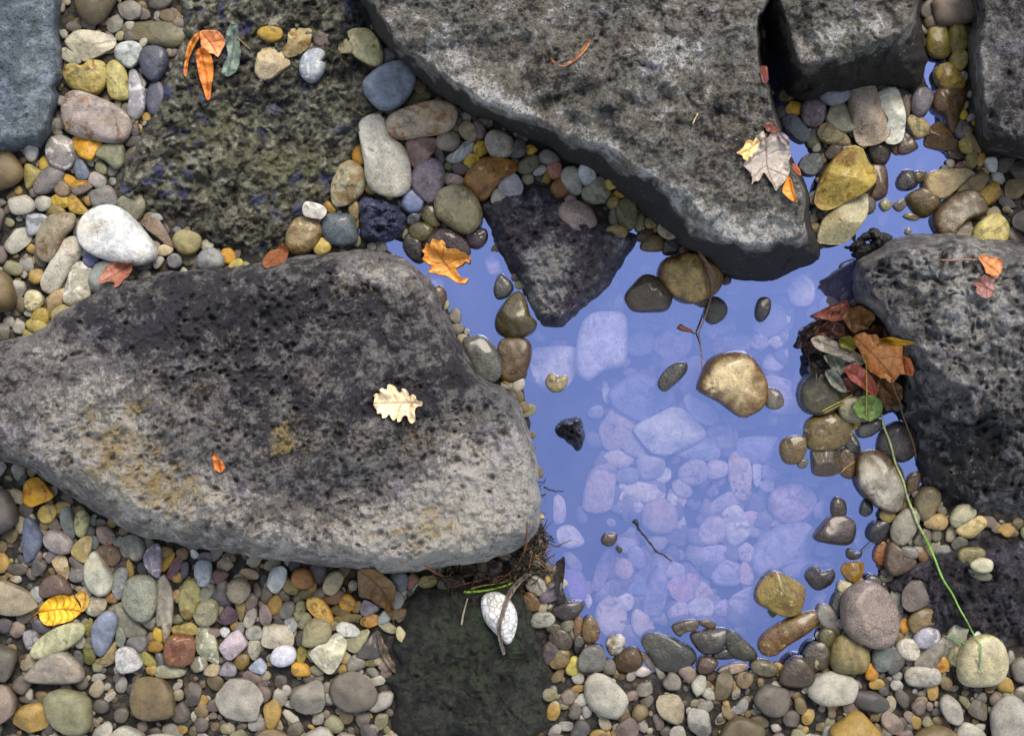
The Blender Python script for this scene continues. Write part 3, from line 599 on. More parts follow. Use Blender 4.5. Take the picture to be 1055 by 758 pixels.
# ------------------------------------------------------------------ pebbles and stones
# one line per stone: outline (in the units of the last @ line) | colour | options | label or landmark phrase
# options: p s b q r = stone kind; a angular; w wet; m moist; u raised; d sunk; f flat; t lies on a rock
STONES = '''
@ 30 30 4.212
158 60 205 12 300 14 370 40 365 80 330 100 245 138 200 105|c0b89e|paf|the flat tan stone near the top left corner=flat tan angular stone at the top left, right of the blue slate
140 95 165 82 215 115 225 145 190 150 145 125|a8a690|p
375 90 400 65 450 58 488 80 485 120 445 165 410 155 378 125|bfc2bb|p|the pale grey blunt stone=pale grey blunt stone between the flat tan stone and a dark slate-blue one
480 62 490 44 510 42 512 58 495 78|9a9a86|pu
377 35 385 18 405 12 418 35 400 50 382 48|8a8560|p
410 -20 690 -25 682 50 620 82 550 75 470 50 420 30|6a6448|pd|the long dark stone at the top edge=long dark olive-brown stone at the top edge above the slate-blue one
483 130 500 90 545 77 590 95 600 140 575 200 540 225 500 195|4b4f5c|pm|the slate-blue round stone=dark slate-blue round stone beside the moss crusted rock
152 205 160 165 195 155 230 163 270 140 325 150 335 200 320 255 285 282 230 272 180 250|b8a860|r|the lumpy yellow stone=lumpy greenish yellow stone above the big pinkish grey one
340 160 370 138 405 155 425 210 435 290 400 305 355 290 340 220|b8ae6c|b|the banded yellow stone=banded yellow upright stone right of the lumpy yellow one
440 190 460 180 490 230 505 300 490 365 460 392 430 370 440 300|908e92|q|the white banded grey stone=slim dark grey stone with one broad white band
515 270 540 230 575 240 587 300 570 350 540 372 515 340|55586a|ps
155 330 180 285 230 278 320 310 400 350 435 405 425 460 390 490 320 485 240 470 165 440 148 390|a1968f|r|the big pinkish grey stone=big pinkish grey oblong stone with faint rusty lines, near the left edge
78 510 100 470 150 465 185 490 195 560 165 605 110 600 82 560|8a8682|q
188 480 215 468 285 490 320 500 290 540 270 570 220 550|e2a628|pa|the orange-yellow stone=bright orange-yellow angular stone wedged under the big pinkish grey stone
285 540 330 500 400 500 412 545 405 590 375 605 330 570|777a62|p
45 580 65 555 92 580 85 615 50 615|b89a3a|p
30 660 60 615 110 595 150 615 140 665 90 705 45 715 25 695|75706e|p|the brown-grey sausage stone=brown-grey sausage-shaped stone near the left edge, lower left of the orange-yellow one
200 580 225 560 245 590 262 635 235 655 205 640|7c8492|p
258 640 285 620 330 645 330 680 300 690 265 670|9a938c|p
152 640 175 627 205 655 262 655 265 675 200 690 165 665|d09c28|pa
115 690 140 660 175 680 170 720 135 722|7d6a55|p
185 685 270 680 260 700 215 720 190 712|7a6862|p
265 720 305 690 350 682 378 725 375 770 340 785 285 770|84807c|p
95 735 125 715 160 725 178 760 150 775 110 765|c8a430|pa
310 570 340 600 335 630 300 625 290 595|6e6c50|p
445 420 470 415 480 450 460 470 440 450|5a4f50|p
427 480 470 465 495 490 450 512 420 505|4d4842|p
-12 500 25 488 38 520 30 560 5 575 -15 550|c6c0b8|p
-15 590 40 610 55 630 25 670 -10 690|a09050|p
415 560 440 520 470 515 450 570 420 610|55503f|pd
@ 30 200 4.212
-8 100 10 92 55 90 82 110 60 150 30 175 -5 172|a5a8ae|p
80 60 110 45 150 65 155 80 90 85|8f7e4e|p
170 20 195 8 235 50 255 75 235 88 180 75|c9a63c|r
30 205 45 150 85 100 140 85 195 95 190 145 150 190 130 240 100 285 65 290 35 260|958a72|r|the brown kidney-shaped stone=brown-grey kidney-shaped stone left of the big white egg-shaped stone
195 130 220 95 250 90 230 140 225 180 200 185|85806a|pd
215 160 230 110 270 70 330 50 390 62 450 110 510 180 545 235 540 275 500 298 440 300 360 285 280 255 230 215|e0e2e0|pu|the white egg-shaped stone=large smooth white egg-shaped stone, the brightest stone of the left bank
55 375 90 310 130 230 165 195 205 192 232 225 225 265 180 330 130 410 100 427 65 415|b9b3a2|s|the tan rod-shaped stone=long tan rod-shaped stone slanting below the white egg-shaped stone
238 275 265 253 303 275 295 305 265 318 240 300|666b90|p|the small blue pebble=small blue pebble between the white egg-shaped stone and the tan rod-shaped one
165 400 195 310 235 300 272 330 270 400 265 450 205 490 155 465|aca893|qa|the blunt beige-green stone=blunt beige-green stone with a pale yellow lower end, left of the red leaf
268 350 300 300 350 290 400 300 420 380 350 440 290 425 268 390|8c9088|p|the grey stone carrying the red leaf=rounded grey stone carrying a curled red-brown leaf
80 455 110 425 158 410 155 460 110 510 85 510|b0996e|pa
97 520 140 482 190 490 197 540 165 565 110 555|8c8458|p
-15 435 10 420 40 425 62 455 50 485 15 505 -15 490|d4ca9c|p
15 520 45 495 80 505 85 550 50 565 20 545|a08a40|p
-10 560 10 540 40 525 75 550 75 590 45 602 10 595|a89850|p
80 560 110 548 140 570 125 590 85 588|7c7650|p
-20 590 15 600 30 625 0 660 -25 640|8a8448|p
500 100 540 85 600 170 615 200 640 240 600 225 560 190 510 150|8a7560|pf|the flat brown wedge=flat brown wedge-shaped stone between the white egg-shaped stone and the mossy rock
625 195 650 165 690 162 740 185 742 225 710 262 665 260 635 230|968c5e|p|the round khaki stone=round khaki-brown stone at the lower rim of the upper mossy rock
560 235 590 220 625 240 600 265 565 265|c0b08c|p
600 280 625 260 655 270 660 305 630 322 605 310|77797c|p
735 280 770 240 810 240 845 275 840 315 790 335 745 325|7d8080|p|the smooth grey stone above the boulder=smooth plain grey stone between the mossy rock and the huge boulder
835 250 855 235 880 240 895 275 875 302 845 290|cc962c|p|the bean-sized orange pebble=bean-sized orange pebble just above the huge pitted boulder
865 325 880 295 915 282 930 310 900 330|b8ac50|p
745 220 770 195 800 215 790 240 760 245|c0bda8|pa
650 270 690 265 735 270 720 305 680 310|6b6650|pd
540 295 565 270 585 285 565 318 545 320|a8a29a|p
450 300 500 302 540 285 530 320 490 335 455 325|8a8984|pd
385 35 420 5 480 -5 508 40 490 95 450 115 410 75|85826c|p
525 95 560 85 580 110 545 115|a0a09c|p
625 155 640 142 660 155 640 172|707a84|p
@ 270 30 4.212
-25 190 -20 150 0 85 50 85 100 115 118 155 80 185 40 215 0 220|bfae8a|sat|the beige freckled stone=beige freckled stone lying on the mossy rock near the top edge
-20 20 5 -5 60 -5 85 12 80 40 40 55 5 45|b08f30|pt
95 95 115 60 125 5 210 5 205 70 170 105 115 120|b0a070|rat|the two-tone beige and brown block=beige block with a brown lower side on the mossy rock at the top
230 45 260 15 305 35 300 70 255 80 232 65|75605c|pt
165 160 190 105 235 88 268 100 272 130 255 140 275 155 255 200 220 230 180 210|a9afb5|qt|the crackled grey-blue pebble=crackled grey-blue pebble with a nick, lying alone on the mossy rock
335 80 355 35 400 5 460 5 500 45 520 100 515 155 480 160 420 130 390 105 345 108|cfc490|rau|the cream-yellow stone at the slab tip=cream-yellow glossy stone at the top, left of the long slab
510 110 540 85 580 95 600 120 560 150 525 158|857a78|p
445 235 475 200 530 160 590 143 640 155 662 200 655 250 620 310 570 345 520 350 480 320 450 280|8e98a4|pu|the blue-grey stone=large blue-grey smooth stone between the mossy rock and the long slab
540 420 560 380 620 350 700 325 770 315 825 330 842 375 820 430 770 455 700 465 630 478 570 475 545 455|b9a78e|ru|the tan loaf-shaped stone=tan loaf-shaped stone right of the pale bean-shaped one
425 430 440 395 485 375 525 385 545 430 560 470 610 510 635 570 645 640 635 690 590 718 530 715 480 690 455 640 450 580 435 500|c8c5b6|su|the pale bean-shaped stone=long pale bean-shaped stone below the large blue-grey stone
305 680 330 610 370 573 420 590 450 630 445 690 400 745 350 765 312 755|a39e80|r|the pear-shaped drab stone=pear-shaped grey-green stone with brown stains left of the pale bean-shaped stone
390 545 410 510 440 510 447 570 430 590 400 575|b07f20|p|the amber pebble by the mossy rock=amber pebble squeezed between the mossy rock and the pale bean-shaped stone
625 500 650 480 750 478 745 530 700 590 660 597 635 560|9a7d72|pa
655 620 690 575 740 562 780 590 790 640 775 700 730 750 680 720 652 680|7f7580|s|the mauve-grey stone=round mauve-grey stone right of the pale bean-shaped stone
757 480 790 450 840 450 857 480 840 520 795 527 762 510|9c9080|p
850 430 880 400 920 420 932 460 910 490 870 470|9c8e70|p
920 410 945 400 972 435 960 475 935 470|80686a|p
972 490 1000 445 1045 450 1085 480 1080 540 1040 562 1000 555|a89e90|s|the dull beige stone below the slab=dull beige angular stone under the dark flank of the long slab
800 555 840 530 880 490 918 495 905 535 860 575 815 580|a8a7a2|q|the white-grey slim stone=slim white-grey slanting stone among small reddish and yellow pebbles
918 515 940 487 970 490 980 530 950 555 925 540|c4a02c|ra
878 575 905 545 940 555 942 590 910 607 885 595|dab838|ra|the bright yellow pebble=small bright yellow crackled pebble left of the big rust-coloured stone
747 520 765 505 790 555 785 585 760 570|6d6160|p
785 640 805 627 860 640 880 665 850 685 800 675|c5aca4|p
825 600 855 585 895 605 880 630 840 628|6e5f58|p
880 660 905 610 960 565 1030 560 1090 580 1100 620 1050 650 1010 690 970 740 930 735 900 700|9a6c2c|rm|the rust-coloured stone=large rust and amber stone above the triangular black rock
1025 670 1050 650 1080 660 1085 690 1060 705 1030 695|b5b5b0|p
1000 720 1020 695 1050 705 1058 740 1040 775 1012 775 995 745|c5beb2|pa
610 740 630 705 670 705 697 740 685 785 645 797 612 775|8590b8|m
810 420 840 385 870 390 850 430 830 445|6b6560|p
620 330 680 260 740 290 700 320 640 345|6e6a44|pd
790 590 812 580 822 605 800 612|7a8a50|p
@ 510 30 4.212
60 540 90 480 125 490 130 540 90 560|5f5a5a|p
135 510 160 505 182 525 160 545 140 540|c0a030|pa
90 600 140 555 185 550 180 600 130 630|6f6850|p
192 550 225 527 265 545 280 575 250 590 205 580|7a7772|p
170 610 200 590 225 605 205 630 170 635|a9a8a0|p
230 595 260 580 288 590 285 640 250 650 232 625|9a6a5c|p|the brick-red pebble=small brick-red pebble beside two white ones under the slab
245 680 275 650 310 670 312 710 280 735 250 720|9a6c3c|p
288 640 305 605 350 600 370 640 375 700 350 720 310 690|b5b0a0|pu
358 630 375 590 400 583 435 630 430 670 400 680 370 665|d0d4d6|pu|the small white pebble under the slab=smooth small white pebble under the dark flank of the long slab
375 700 400 675 455 638 490 660 495 710 465 750 420 755 385 740|a3a088|p
482 660 510 645 542 665 510 695 487 690|b09838|p
515 710 540 690 578 715 560 732 530 728|c09828|p
15 680 45 635 90 630 118 680 110 715 65 725 30 710|b2b2b8|pau|the pale grey cube-like pebble=pale grey cube-like pebble at the top corner of the triangular black rock
297 745 315 722 345 725 352 750 340 765 300 768|c8a8a0|pt
60 585 78 562 105 575 90 597|a08030|p
210 640 230 620 240 660 220 670|9c8020|p
485 750 510 725 540 740 530 775 495 778|9c8a50|p
@ 510 200 4.212
280 75 300 40 350 30 400 50 430 90 440 130 400 158 340 155 295 115|9a867c|st|the pinkish speckled stone=pinkish speckled round stone sitting on the triangular black rock
525 75 545 35 585 22 612 60 615 120 590 152 550 145 530 110|75704c|m|the dark olive oval stone=dark olive oval stone above the right tip of the triangular black rock
610 70 640 60 650 100 640 150 615 160 605 130|8a8458|pd
480 165 500 140 550 138 572 165 550 195 505 190|8a7a4c|t
500 70 520 60 520 100 540 130 510 138 495 110|8a8078|p
607 185 640 155 680 152 678 180 645 205 615 200|96905e|m
632 225 660 190 710 182 732 210 720 245 650 245|8c7440|w
650 115 680 95 710 110 700 140 660 145|8c8448|p
710 140 730 118 780 155 785 185 750 195 712 170|9c8c74|r
728 230 750 195 790 190 802 230 780 260 735 260|4e4a46|w
795 250 815 210 840 205 852 230 840 265 810 275|a8844c|m
712 350 735 290 790 270 850 255 910 265 960 310 985 360 960 420 900 460 840 468 790 450 740 400|bc9c52|su|the speckled golden stone=big speckled golden stone at the upper pool edge, half under a brown leaf
568 440 600 395 650 352 710 370 750 410 762 450 740 500 680 508 610 505 580 480|645540|w|the wet brown stone=wet brown rounded stone standing in the water left of the speckled golden stone
5 545 30 490 95 428 130 460 150 530 178 560 160 600 100 622 40 615 10 590|655a32|w|the wet olive stone=wet dark olive stone in the water at the left side of the triangular black rock
15 670 40 632 90 625 145 640 155 700 140 760 125 800 60 815 20 790|988a68|sm|the tan block at the pool edge=tan upright block-shaped stone at the left pool edge below the wet olive one
-2 420 10 370 35 350 78 400 60 440 15 455|5a5a58|w
905 520 940 450 985 460 1005 500 985 540 940 560|5a564e|w
985 375 1005 345 1022 360 1020 385 995 392|605060|w
710 816 750 756 800 731 830 736 825 776 770 831 735 854|58564e|w|the dark oblong stone in the pool=dark wet oblong stone emerging from the pool left of the large cream stone
855 465 900 452 930 470 900 490|7c7a60|w
222 806 245 776 275 790 310 784 312 816 290 851 250 856 228 836|c0b080|w|the pale kidney-like tip=pale yellowish kidney-like stone tip emerging near the left pool edge
883 840 905 770 935 720 1000 690 1080 688 1140 745 1175 830 1160 910 1105 950 1060 958 980 900 905 860|d4c090|s|the large cream stone=large cream egg-shaped stone with a brown wet rim standing in the pool
262 1016 290 981 340 974 385 981 392 1036 370 1096 340 1114 320 1086 285 1056|2e2c2c|awR|the black cinder=black crusty cinder-like stone alone in the open water
@ 270 200 4.212
875 640 920 618 965 620 1005 660 1035 720 1035 780 1000 810 960 790 920 740|75766e|w|the grey shiny stone=grey shiny wet stone between the huge boulder and the tan block
178 55 195 33 260 50 278 75 255 105 185 92|d8d5c8|pau|the white wedge pebble=small white wedge-shaped pebble at the lower right rim of the mossy rock
268 50 290 32 318 65 310 82 278 72|a07a28|p
105 190 130 125 180 98 230 105 255 150 245 200 200 250 150 262 112 245|8c7a54|rm|the brown oval stone=brown oval stone between the mossy rock and the huge boulder, beside an orange leaf
222 230 245 195 275 193 297 225 285 252 240 260|c8b060|p|the round yellow pebble=small round yellow pebble just above the huge boulder
258 130 280 90 340 85 390 95 405 140 410 200 360 220 300 215 265 180|7c8c98|pw|the blue-grey wet stone=squarish blue-grey wet stone with a dark lower side, left of the inky blue one
375 60 400 25 420 60 410 115 385 95|8a7c50|p
420 30 470 0 560 15 615 55 630 120 610 175 550 205 470 210 425 180 415 100|474d68|awR|the inky blue stone=inky blue rough stone at the top left end of the pool
630 110 655 80 685 90 680 120 640 135|4f5360|w
695 90 715 40 745 50 760 110 775 130 740 140 705 120|7a7040|w
638 155 660 130 700 125 740 145 735 180 700 205 655 190|6e6430|w
615 215 640 170 690 190 700 240 695 290 660 290 625 255|403838|w
710 200 760 155 820 150 870 185 900 240 880 262 800 260 740 240|5c4444|w|the maroon stone under the maple leaf=wet maroon stone under the orange maple leaf
880 185 920 150 970 155 975 200 940 235 900 225|50404a|w
735 430 770 400 797 430 790 480 765 510 745 480|7a5a20|w|the amber pebble at the boulder rim=wet amber pebble against the right rim of the huge boulder
752 30 770 -10 830 -35 890 -20 930 20 952 85 940 130 900 165 860 162 800 125 760 90|8d8666|mu|the olive-grey stone=large olive-grey rounded stone above the orange maple leaf
@ 750 30 3.836
360 245 380 222 440 222 478 245 470 280 410 300 365 275|8a8e98|p
290 310 320 275 360 270 382 300 375 360 340 385 300 370|8c7c84|r|the plum-coloured stone=round plum-coloured stone left of the grey-green angular one in the upper right
388 345 420 290 460 295 495 350 495 400 440 408 395 375|a8a48c|pa
210 365 225 340 260 340 320 410 315 440 280 445 230 405|75757a|p|the steel-grey lozenge=steel-grey lozenge-shaped stone right of the grey fallen leaf
355 410 375 378 420 385 470 425 480 455 430 460 370 440|a8986c|r
475 250 490 220 545 207 575 235 600 300 635 370 632 420 590 450 530 458 505 430 490 340|b3a38e|sau|the tall pinkish tan stone=tall pinkish tan slab-shaped stone standing out in the upper right
592 260 620 240 665 240 690 300 700 350 690 430 660 450 620 440 640 380 600 300|d6d8c8|qau|the white elbow-shaped stone=bright white elbow-shaped stone right of the tall pinkish tan stone
487 205 500 165 530 148 555 165 550 210 520 220 490 220|a09e94|p
552 190 575 170 605 175 622 205 600 217 570 210|b8b8ae|p
472 160 490 148 510 150 490 185 475 185|999a90|p
622 180 632 176 640 190 638 205 628 205|a0842c|p
575 225 620 212 645 215 640 235 590 240|6a6058|p
665 250 690 235 715 280 715 340 700 340|6c5a50|m
725 290 745 240 795 238 808 270 790 320 755 345 730 325|6c6870|p|the dark grey lump=dark grey rounded lump between the white elbow stone and the yellow wet ones
710 355 740 340 790 375 790 415 745 428 715 390|b0a070|r
785 60 800 -10 850 -15 872 50 870 100 840 115 800 100|8a7c38|m|the drab olive stone at the top=drab olive stone cut off by the top edge, right of the dark angular rock
870 50 880 -10 930 -10 945 60 920 95 885 90|90823c|m
878 120 900 85 935 90 943 130 920 165 885 155|9a8c48|s
815 190 830 150 870 135 900 160 930 200 925 235 850 238|a8923a|rm|the mustard stone=mustard yellow stone in the upper right water channel
805 290 830 240 900 232 935 245 935 290 910 350 890 412 870 400 850 350 815 330|7a5a2c|w|the wet tawny heart-shaped stone=wet tawny heart-shaped stone below the mustard yellow stone
915 335 930 318 945 335 935 357 918 352|c8a428|p
895 390 915 360 945 370 945 410 920 432 897 415|6e6a66|p
780 445 800 390 840 368 870 400 890 440 930 450 920 490 860 480 790 465|a8904c|sa|the boot-shaped ochre stone=boot-shaped ochre stone beside the upper right water
915 450 940 425 965 460 960 490 925 485|b09c50|q
935 420 960 412 990 460 1000 490 970 480|8a7a54|p
940 510 955 488 985 495 975 545 945 545|8a8040|m
980 515 1000 490 1015 500 1010 530 990 545|b08a30|m
1015 525 1030 508 1060 515 1060 560 1030 560|d0d0d0|p
865 490 890 485 930 500 915 515 880 512|5a4a44|w
550 470 590 450 630 455 642 490 620 535 575 535|605e5c|m
640 460 660 450 678 475 670 497 650 485|b8986c|m
670 480 700 410 745 455 745 475 700 495|6f5a48|w
345 680 370 590 400 540 440 495 490 465 530 480 550 530 578 560 575 605 540 640 480 670 430 700 380 712|b39d48|rau|the big yellow-green block=big yellow-green block of stone with a bright ochre right facet in the upper right
285 540 310 500 360 495 375 540 345 575 305 570|7c8284|a
320 400 350 385 360 450 330 470 310 450|6c6c54|d
385 490 410 460 450 465 445 495 405 515 388 505|5f5656|p
565 540 620 545 628 640 600 672 555 670 575 610|6c5030|w
780 600 800 565 870 555 950 555 960 575 920 610 860 665 815 665 785 635|b09c70|m|the tan wedge in the channel=smooth tan wedge-shaped stone at the right of the upper water channel
705 672 730 645 790 632 828 668 828 695 800 730 770 743 730 715|7a6638|w
735 570 755 560 785 570 775 600 745 605|75603c|w
670 600 695 560 735 565 750 610 720 635 680 630|4e4a4c|w
905 640 960 590 1010 570 1030 590 1000 640 950 660|806c44|m
975 665 1010 630 1055 605 1075 650 1040 690 990 695|b0902c|r
895 545 920 525 940 545 920 560|805048|p
175 330 195 302 230 320 225 350 190 355|4f4440|p
230 315 250 290 290 298 285 330 260 348 235 335|d8a828|a|the yellow chip=bright yellow chip in the crevice between slab and dark angular rock
55 45 90 28 108 42 80 57|9aa09a|p
75 80 95 55 118 75 110 105 85 105|9c8a68|p
@ 750 200 3.836
600 40 625 22 648 42 622 68|a0986c|w
655 45 690 20 705 40 680 68|6f6458|w
693 88 720 74 762 90 735 104|8a7c50|w
355 170 380 100 440 50 500 10 548 0 545 70 510 130 470 180 420 195 370 190|a8a27c|sa|the pale olive slanted stone=pale olive slanted stone just below the big yellow-green block
815 90 850 40 900 0 950 -10 1000 20 1018 70 980 95 930 110 890 160 850 165 822 130|c4bca6|su|the pale stone by the right edge=large pale beige stone near the right edge above the pitted right boulder
900 165 930 125 965 130 970 165 930 185|807868|m
968 170 990 120 1060 80 1110 140 1075 230 1020 235 975 215|b8aa66|p|the yellowish stone at the right edge=yellowish smooth stone cut off by the right edge above the right boulder
700 150 712 133 724 148 712 160|a0987c|w
455 215 500 170 560 130 610 140 660 160 640 190 590 220 540 250 480 250|3c3c38|aR|the rough black chunk=rough black chunk of rock between the upper water and the right boulder
108 465 120 420 145 410 165 425 160 470 135 502 115 495|4a4a4c|w|the small black oval in the pool=small black oval stone alone in the water right of the golden stone
@ 750 370 3.836
145 130 165 112 205 130 218 175 190 195 155 185|7a7468|w
285 140 300 90 350 45 400 60 430 120 440 180 390 215 330 215 295 185|5c5438|w|the wet dark olive stone=large wet dark olive stone at the pool edge under the leaf heap
305 290 320 240 380 215 430 210 480 240 485 290 440 345 370 362 315 345|806e34|rw|the golden-green wet stone=golden-green wet stone with a pale top below the wet dark olive one
208 360 220 320 265 305 300 315 300 370 270 410 225 405|80683c|w|the amber-brown stone=amber-brown round stone in the water left of the golden-green wet stone
275 410 290 390 315 400 305 425 285 428|7a7868|w
338 365 380 355 440 365 445 440 400 460 345 455 338 410|5e4c34|aw
440 370 480 355 505 400 500 460 470 468 445 445|6a4e28|w
455 330 490 290 515 330 520 380 500 390 470 350|30302c|aw
515 275 540 250 600 240 610 265 570 300 525 308|606058|w
440 190 460 160 520 160 530 240 470 245 445 220|8c8868|m
592 340 610 285 660 250 710 260 745 310 735 370 690 402 630 390 600 370|4c4446|w|the dark purplish stone=dark purplish round stone below the leaf heap beside the right boulder
515 420 530 375 580 362 630 380 680 430 697 490 690 570 650 600 600 580 540 530 515 480|aeaa9a|u|the light grey egg-shaped stone=large light grey egg-shaped stone on the right bank beside the long grass blade
705 490 720 455 750 445 760 470 740 520 715 530|80684a|w
740 560 770 515 810 505 838 535 825 590 780 640 750 610|6f6448|m
880 630 910 580 960 577 980 610 950 645 900 665|b0ac8c|pu|the pale khaki pebble on black rock=pale khaki pebble lying topmost on the black rock of the right bank
525 590 540 555 565 565 570 600 545 618 528 610|38343a|w
600 620 620 590 655 600 660 625 630 645|7c6c34|m
410 570 430 545 462 565 465 610 440 625 412 615|4a3c34|w
@ 750 520 3.836
645 110 660 60 700 20 745 15 755 50 735 110 700 150 665 155|8c8878|p|the long drab grey stone=long drab grey stone crossed by the grass blade on the right bank
775 75 800 45 845 38 868 65 850 95 800 90|a48a5a|u
905 95 960 60 1000 45 1022 75 990 110 960 130 920 120|c0ac78|pu
555 110 580 70 630 60 640 95 600 150 565 140|302c30|w
342 130 380 75 410 48 460 45 498 75 495 130 470 155 400 150|50403a|w|the maroon-brown stone=maroon-brown flat-bottomed wet stone standing in the right part of the pool
470 180 490 170 500 190 525 180 522 205 490 215 472 205|4a3c3a|w
580 190 600 150 625 155 620 225 605 240 582 220|a8682a|w|the orange upright pebble=glossy orange upright pebble at the right shore of the pool
622 215 640 150 680 170 690 195 740 220 700 260 650 275 625 250|5c4c3c|m
685 170 710 163 748 175 745 205 705 208|80807c|p
735 140 760 100 795 90 805 130 780 160 740 155|7c7464|p
805 105 820 90 840 110 835 140 810 138|8a846c|p
750 190 770 178 795 195 780 232 755 220|6a5028|m
820 170 860 160 895 175 890 195 830 195|787a74|p
885 150 920 120 945 140 940 175 895 178|58584c|p
910 200 930 175 990 170 1012 190 985 225 930 230|8a8054|bu
960 235 1000 210 1042 225 1035 262 985 262|b8b498|u|the cream pebble near the right edge=cream pebble near the right edge lying below a banded olive one
950 255 980 255 1038 275 1030 298 980 290|6c6c54|p
118 345 140 300 185 263 240 285 300 325 300 370 280 425 225 437 165 410 120 385|a48c34|raw|the golden block in the pool=golden block-shaped wet stone standing in the lower right part of the pool
160 420 175 410 190 430 175 442|58503c|w
308 280 330 250 360 245 368 262 410 255 420 285 400 315 355 335 325 315|403638|w|the dark heart-shaped stone=small dark maroon heart-shaped stone in the pool right of the golden block
450 255 470 230 530 228 530 265 500 308 465 290|b08628|aw|the amber chip by the big brown-grey stone=amber angular chip just above the big brown-grey stone of the lower right
545 295 565 275 600 290 608 325 580 330|484848|w
435 325 450 302 490 315 485 345 450 350|c0b890|m
455 390 470 345 520 312 570 308 620 340 655 400 668 470 640 540 590 560 530 545 470 505 455 450|7e6f66|su|the big brown-grey stone=big flat brown-grey round stone in the lower right, largest of that bank
410 385 430 348 458 355 455 410 430 430 412 415|484844|w
352 430 365 395 400 400 435 450 430 485 395 492 365 465|7a7670|m
125 545 150 505 220 460 300 425 350 420 362 460 320 500 240 550 190 590 140 585|8a6c34|rw|the log-shaped stone=brown-orange log-shaped wet stone at the lower pool edge
360 510 380 488 420 495 425 530 400 565 365 540|6a6234|w
300 590 330 550 380 545 405 590 390 640 345 650 310 630|58503c|rw
405 600 420 545 450 515 500 530 545 570 555 620 530 660 440 662 412 640|8a7c4c|b|the banded olive dome=domed olive stone with a darker band below the big brown-grey stone
568 590 580 565 630 560 645 600 630 650 590 655 570 625|68706c|p
632 600 650 560 690 590 695 630 660 665 635 660|585854|p
645 345 680 332 690 380 688 440 670 440 650 390|8a8c84|p
692 345 720 305 765 305 792 375 780 395 720 415 692 395|6a5e58|a
675 465 690 445 715 460 712 500 690 507 677 490|b07c24|p|the glowing orange pebble=small glowing orange pebble right of the big brown-grey stone
712 455 750 410 815 420 820 465 770 480 735 505 718 480|7c6840|p
733 520 755 485 800 472 832 500 830 540 790 565 745 555|a8a6b0|q|the lavender-grey stone=round lavender-grey stone in the lower right corner area
662 560 685 530 730 535 752 575 745 610 705 610 675 590|c2baa8|sm|the pale oval by the lavender stone=pale beige oval pebble lower left of the lavender-grey stone
740 610 770 580 850 520 850 580 830 620 800 645 745 640|807a70|p
860 540 880 490 915 440 950 470 940 510 905 560 870 555|a8aa94|a
865 600 890 560 930 560 915 630 885 630|84805c|p
820 635 845 600 870 615 865 650 835 660|c09028|r
912 640 925 575 965 535 1030 518 1080 560 1090 640 1060 700 980 715 925 700|bcb490|u|the large pale corner stone=large pale khaki stone in the lower right corner under the grass blade tip
970 520 985 500 1000 505 1000 525|e0e0d0|p
705 655 770 635 830 655 825 710 720 710|a8a498|p
210 660 250 605 300 600 335 640 330 710 220 710|5c4a38|w
95 625 130 610 190 630 198 660 150 675 100 655|807858|w
-15 520 0 505 20 498 60 530 110 580 105 610 60 612 10 590|4c4a34|w|the curved dark olive stone=curved dark olive wet stone at the bottom edge of the pool
-40 655 0 635 40 625 75 630 60 655 0 668|c0a890|w
545 680 560 625 590 645 580 690|c08820|p
650 525 665 508 690 505 690 540 670 548|6c5c34|p
845 580 870 560 870 600 845 605|6a6a60|p
@ 510 520 4.212
640 600 665 560 720 560 800 590 850 620 870 660 840 700 790 722 720 710 680 660|4c4c44|w|the large dark stone at the bottom=large dark wet stone at the bottom edge of the pool, with a bright glint
850 570 900 545 1000 535 998 590 970 630 900 640|44403a|w
770 525 830 500 880 505 870 540 830 545 800 565|5c4c34|w
880 510 920 500 960 520 930 535|6c5838|w
880 690 905 660 950 665 965 690 930 725 885 725|604838|w
940 655 1000 625 1060 640 1050 660 980 668|3c3a30|w
515 680 540 640 600 615 630 640 635 690 590 722 530 715|847448|m
485 610 500 575 545 563 565 590 545 640 505 650|a88c40|cw
380 540 390 500 420 490 450 530 445 580 410 600 385 580|e0d49c|cu|the pale yellow egg pebble=pale yellow crackled egg-like pebble at the lower left shore of the pool
362 680 385 630 430 610 470 630 475 700 440 725 375 720|6c6c64|p|the plain grey dome=plain grey domed stone at the bottom edge below the pale yellow egg-like pebble
240 680 260 635 310 625 325 660 310 695 260 705|7e6e44|rm
200 640 220 600 255 590 275 620 240 690 210 680|584a4a|m
235 570 260 540 310 545 335 590 320 622 280 620 245 600|584838|w
152 500 170 470 230 465 260 495 235 525 170 530|8c8c82|m|the smooth grey cigar-end stone=smooth grey oval stone on the rim of the lower mossy rock
245 455 290 425 370 420 385 440 340 490 290 495|403432|w
340 500 355 480 380 500 375 550 350 565 340 540|6c5034|m
285 520 310 500 340 505 330 545 295 545|6c6858|p
225 530 260 515 285 530 265 550 230 550|504838|p
310 700 335 660 360 670 360 730 315 730|b4a850|p
470 690 500 670 520 690 520 730 475 730|706860|p
635 640 650 640 690 670 720 695 715 720 690 720 650 680|8c8070|wf
605 730 640 700 675 725 640 745|b0a4a0|p
135 345 170 310 215 335 225 370 190 395 150 375|9c9a8c|p
190 400 230 345 275 340 285 390 240 420 200 420|6a6068|p
120 400 150 380 190 420 180 455 140 455 122 430|705024|m
345 580 370 570 390 600 370 640 345 630|3c3830|w
462 150 480 125 525 125 525 155 500 178 470 170|5c4a48|w|the lone brown pebble by the floating stick=lone brown pebble in the water left of the black stick
525 190 540 180 552 195 540 208|3a3030|w
@ 270 520 4.212
25 330 45 280 85 268 105 290 95 340 60 380 30 360|cacac6|qu|the chalk-white oval=chalk-white slanted oval pebble below the huge boulder
130 310 150 280 195 280 222 320 215 355 170 362 135 340|a46e2c|m|the caramel stone=caramel-brown round stone right of the chalk-white oval
90 350 110 315 150 340 150 380 110 382|8c7840|p
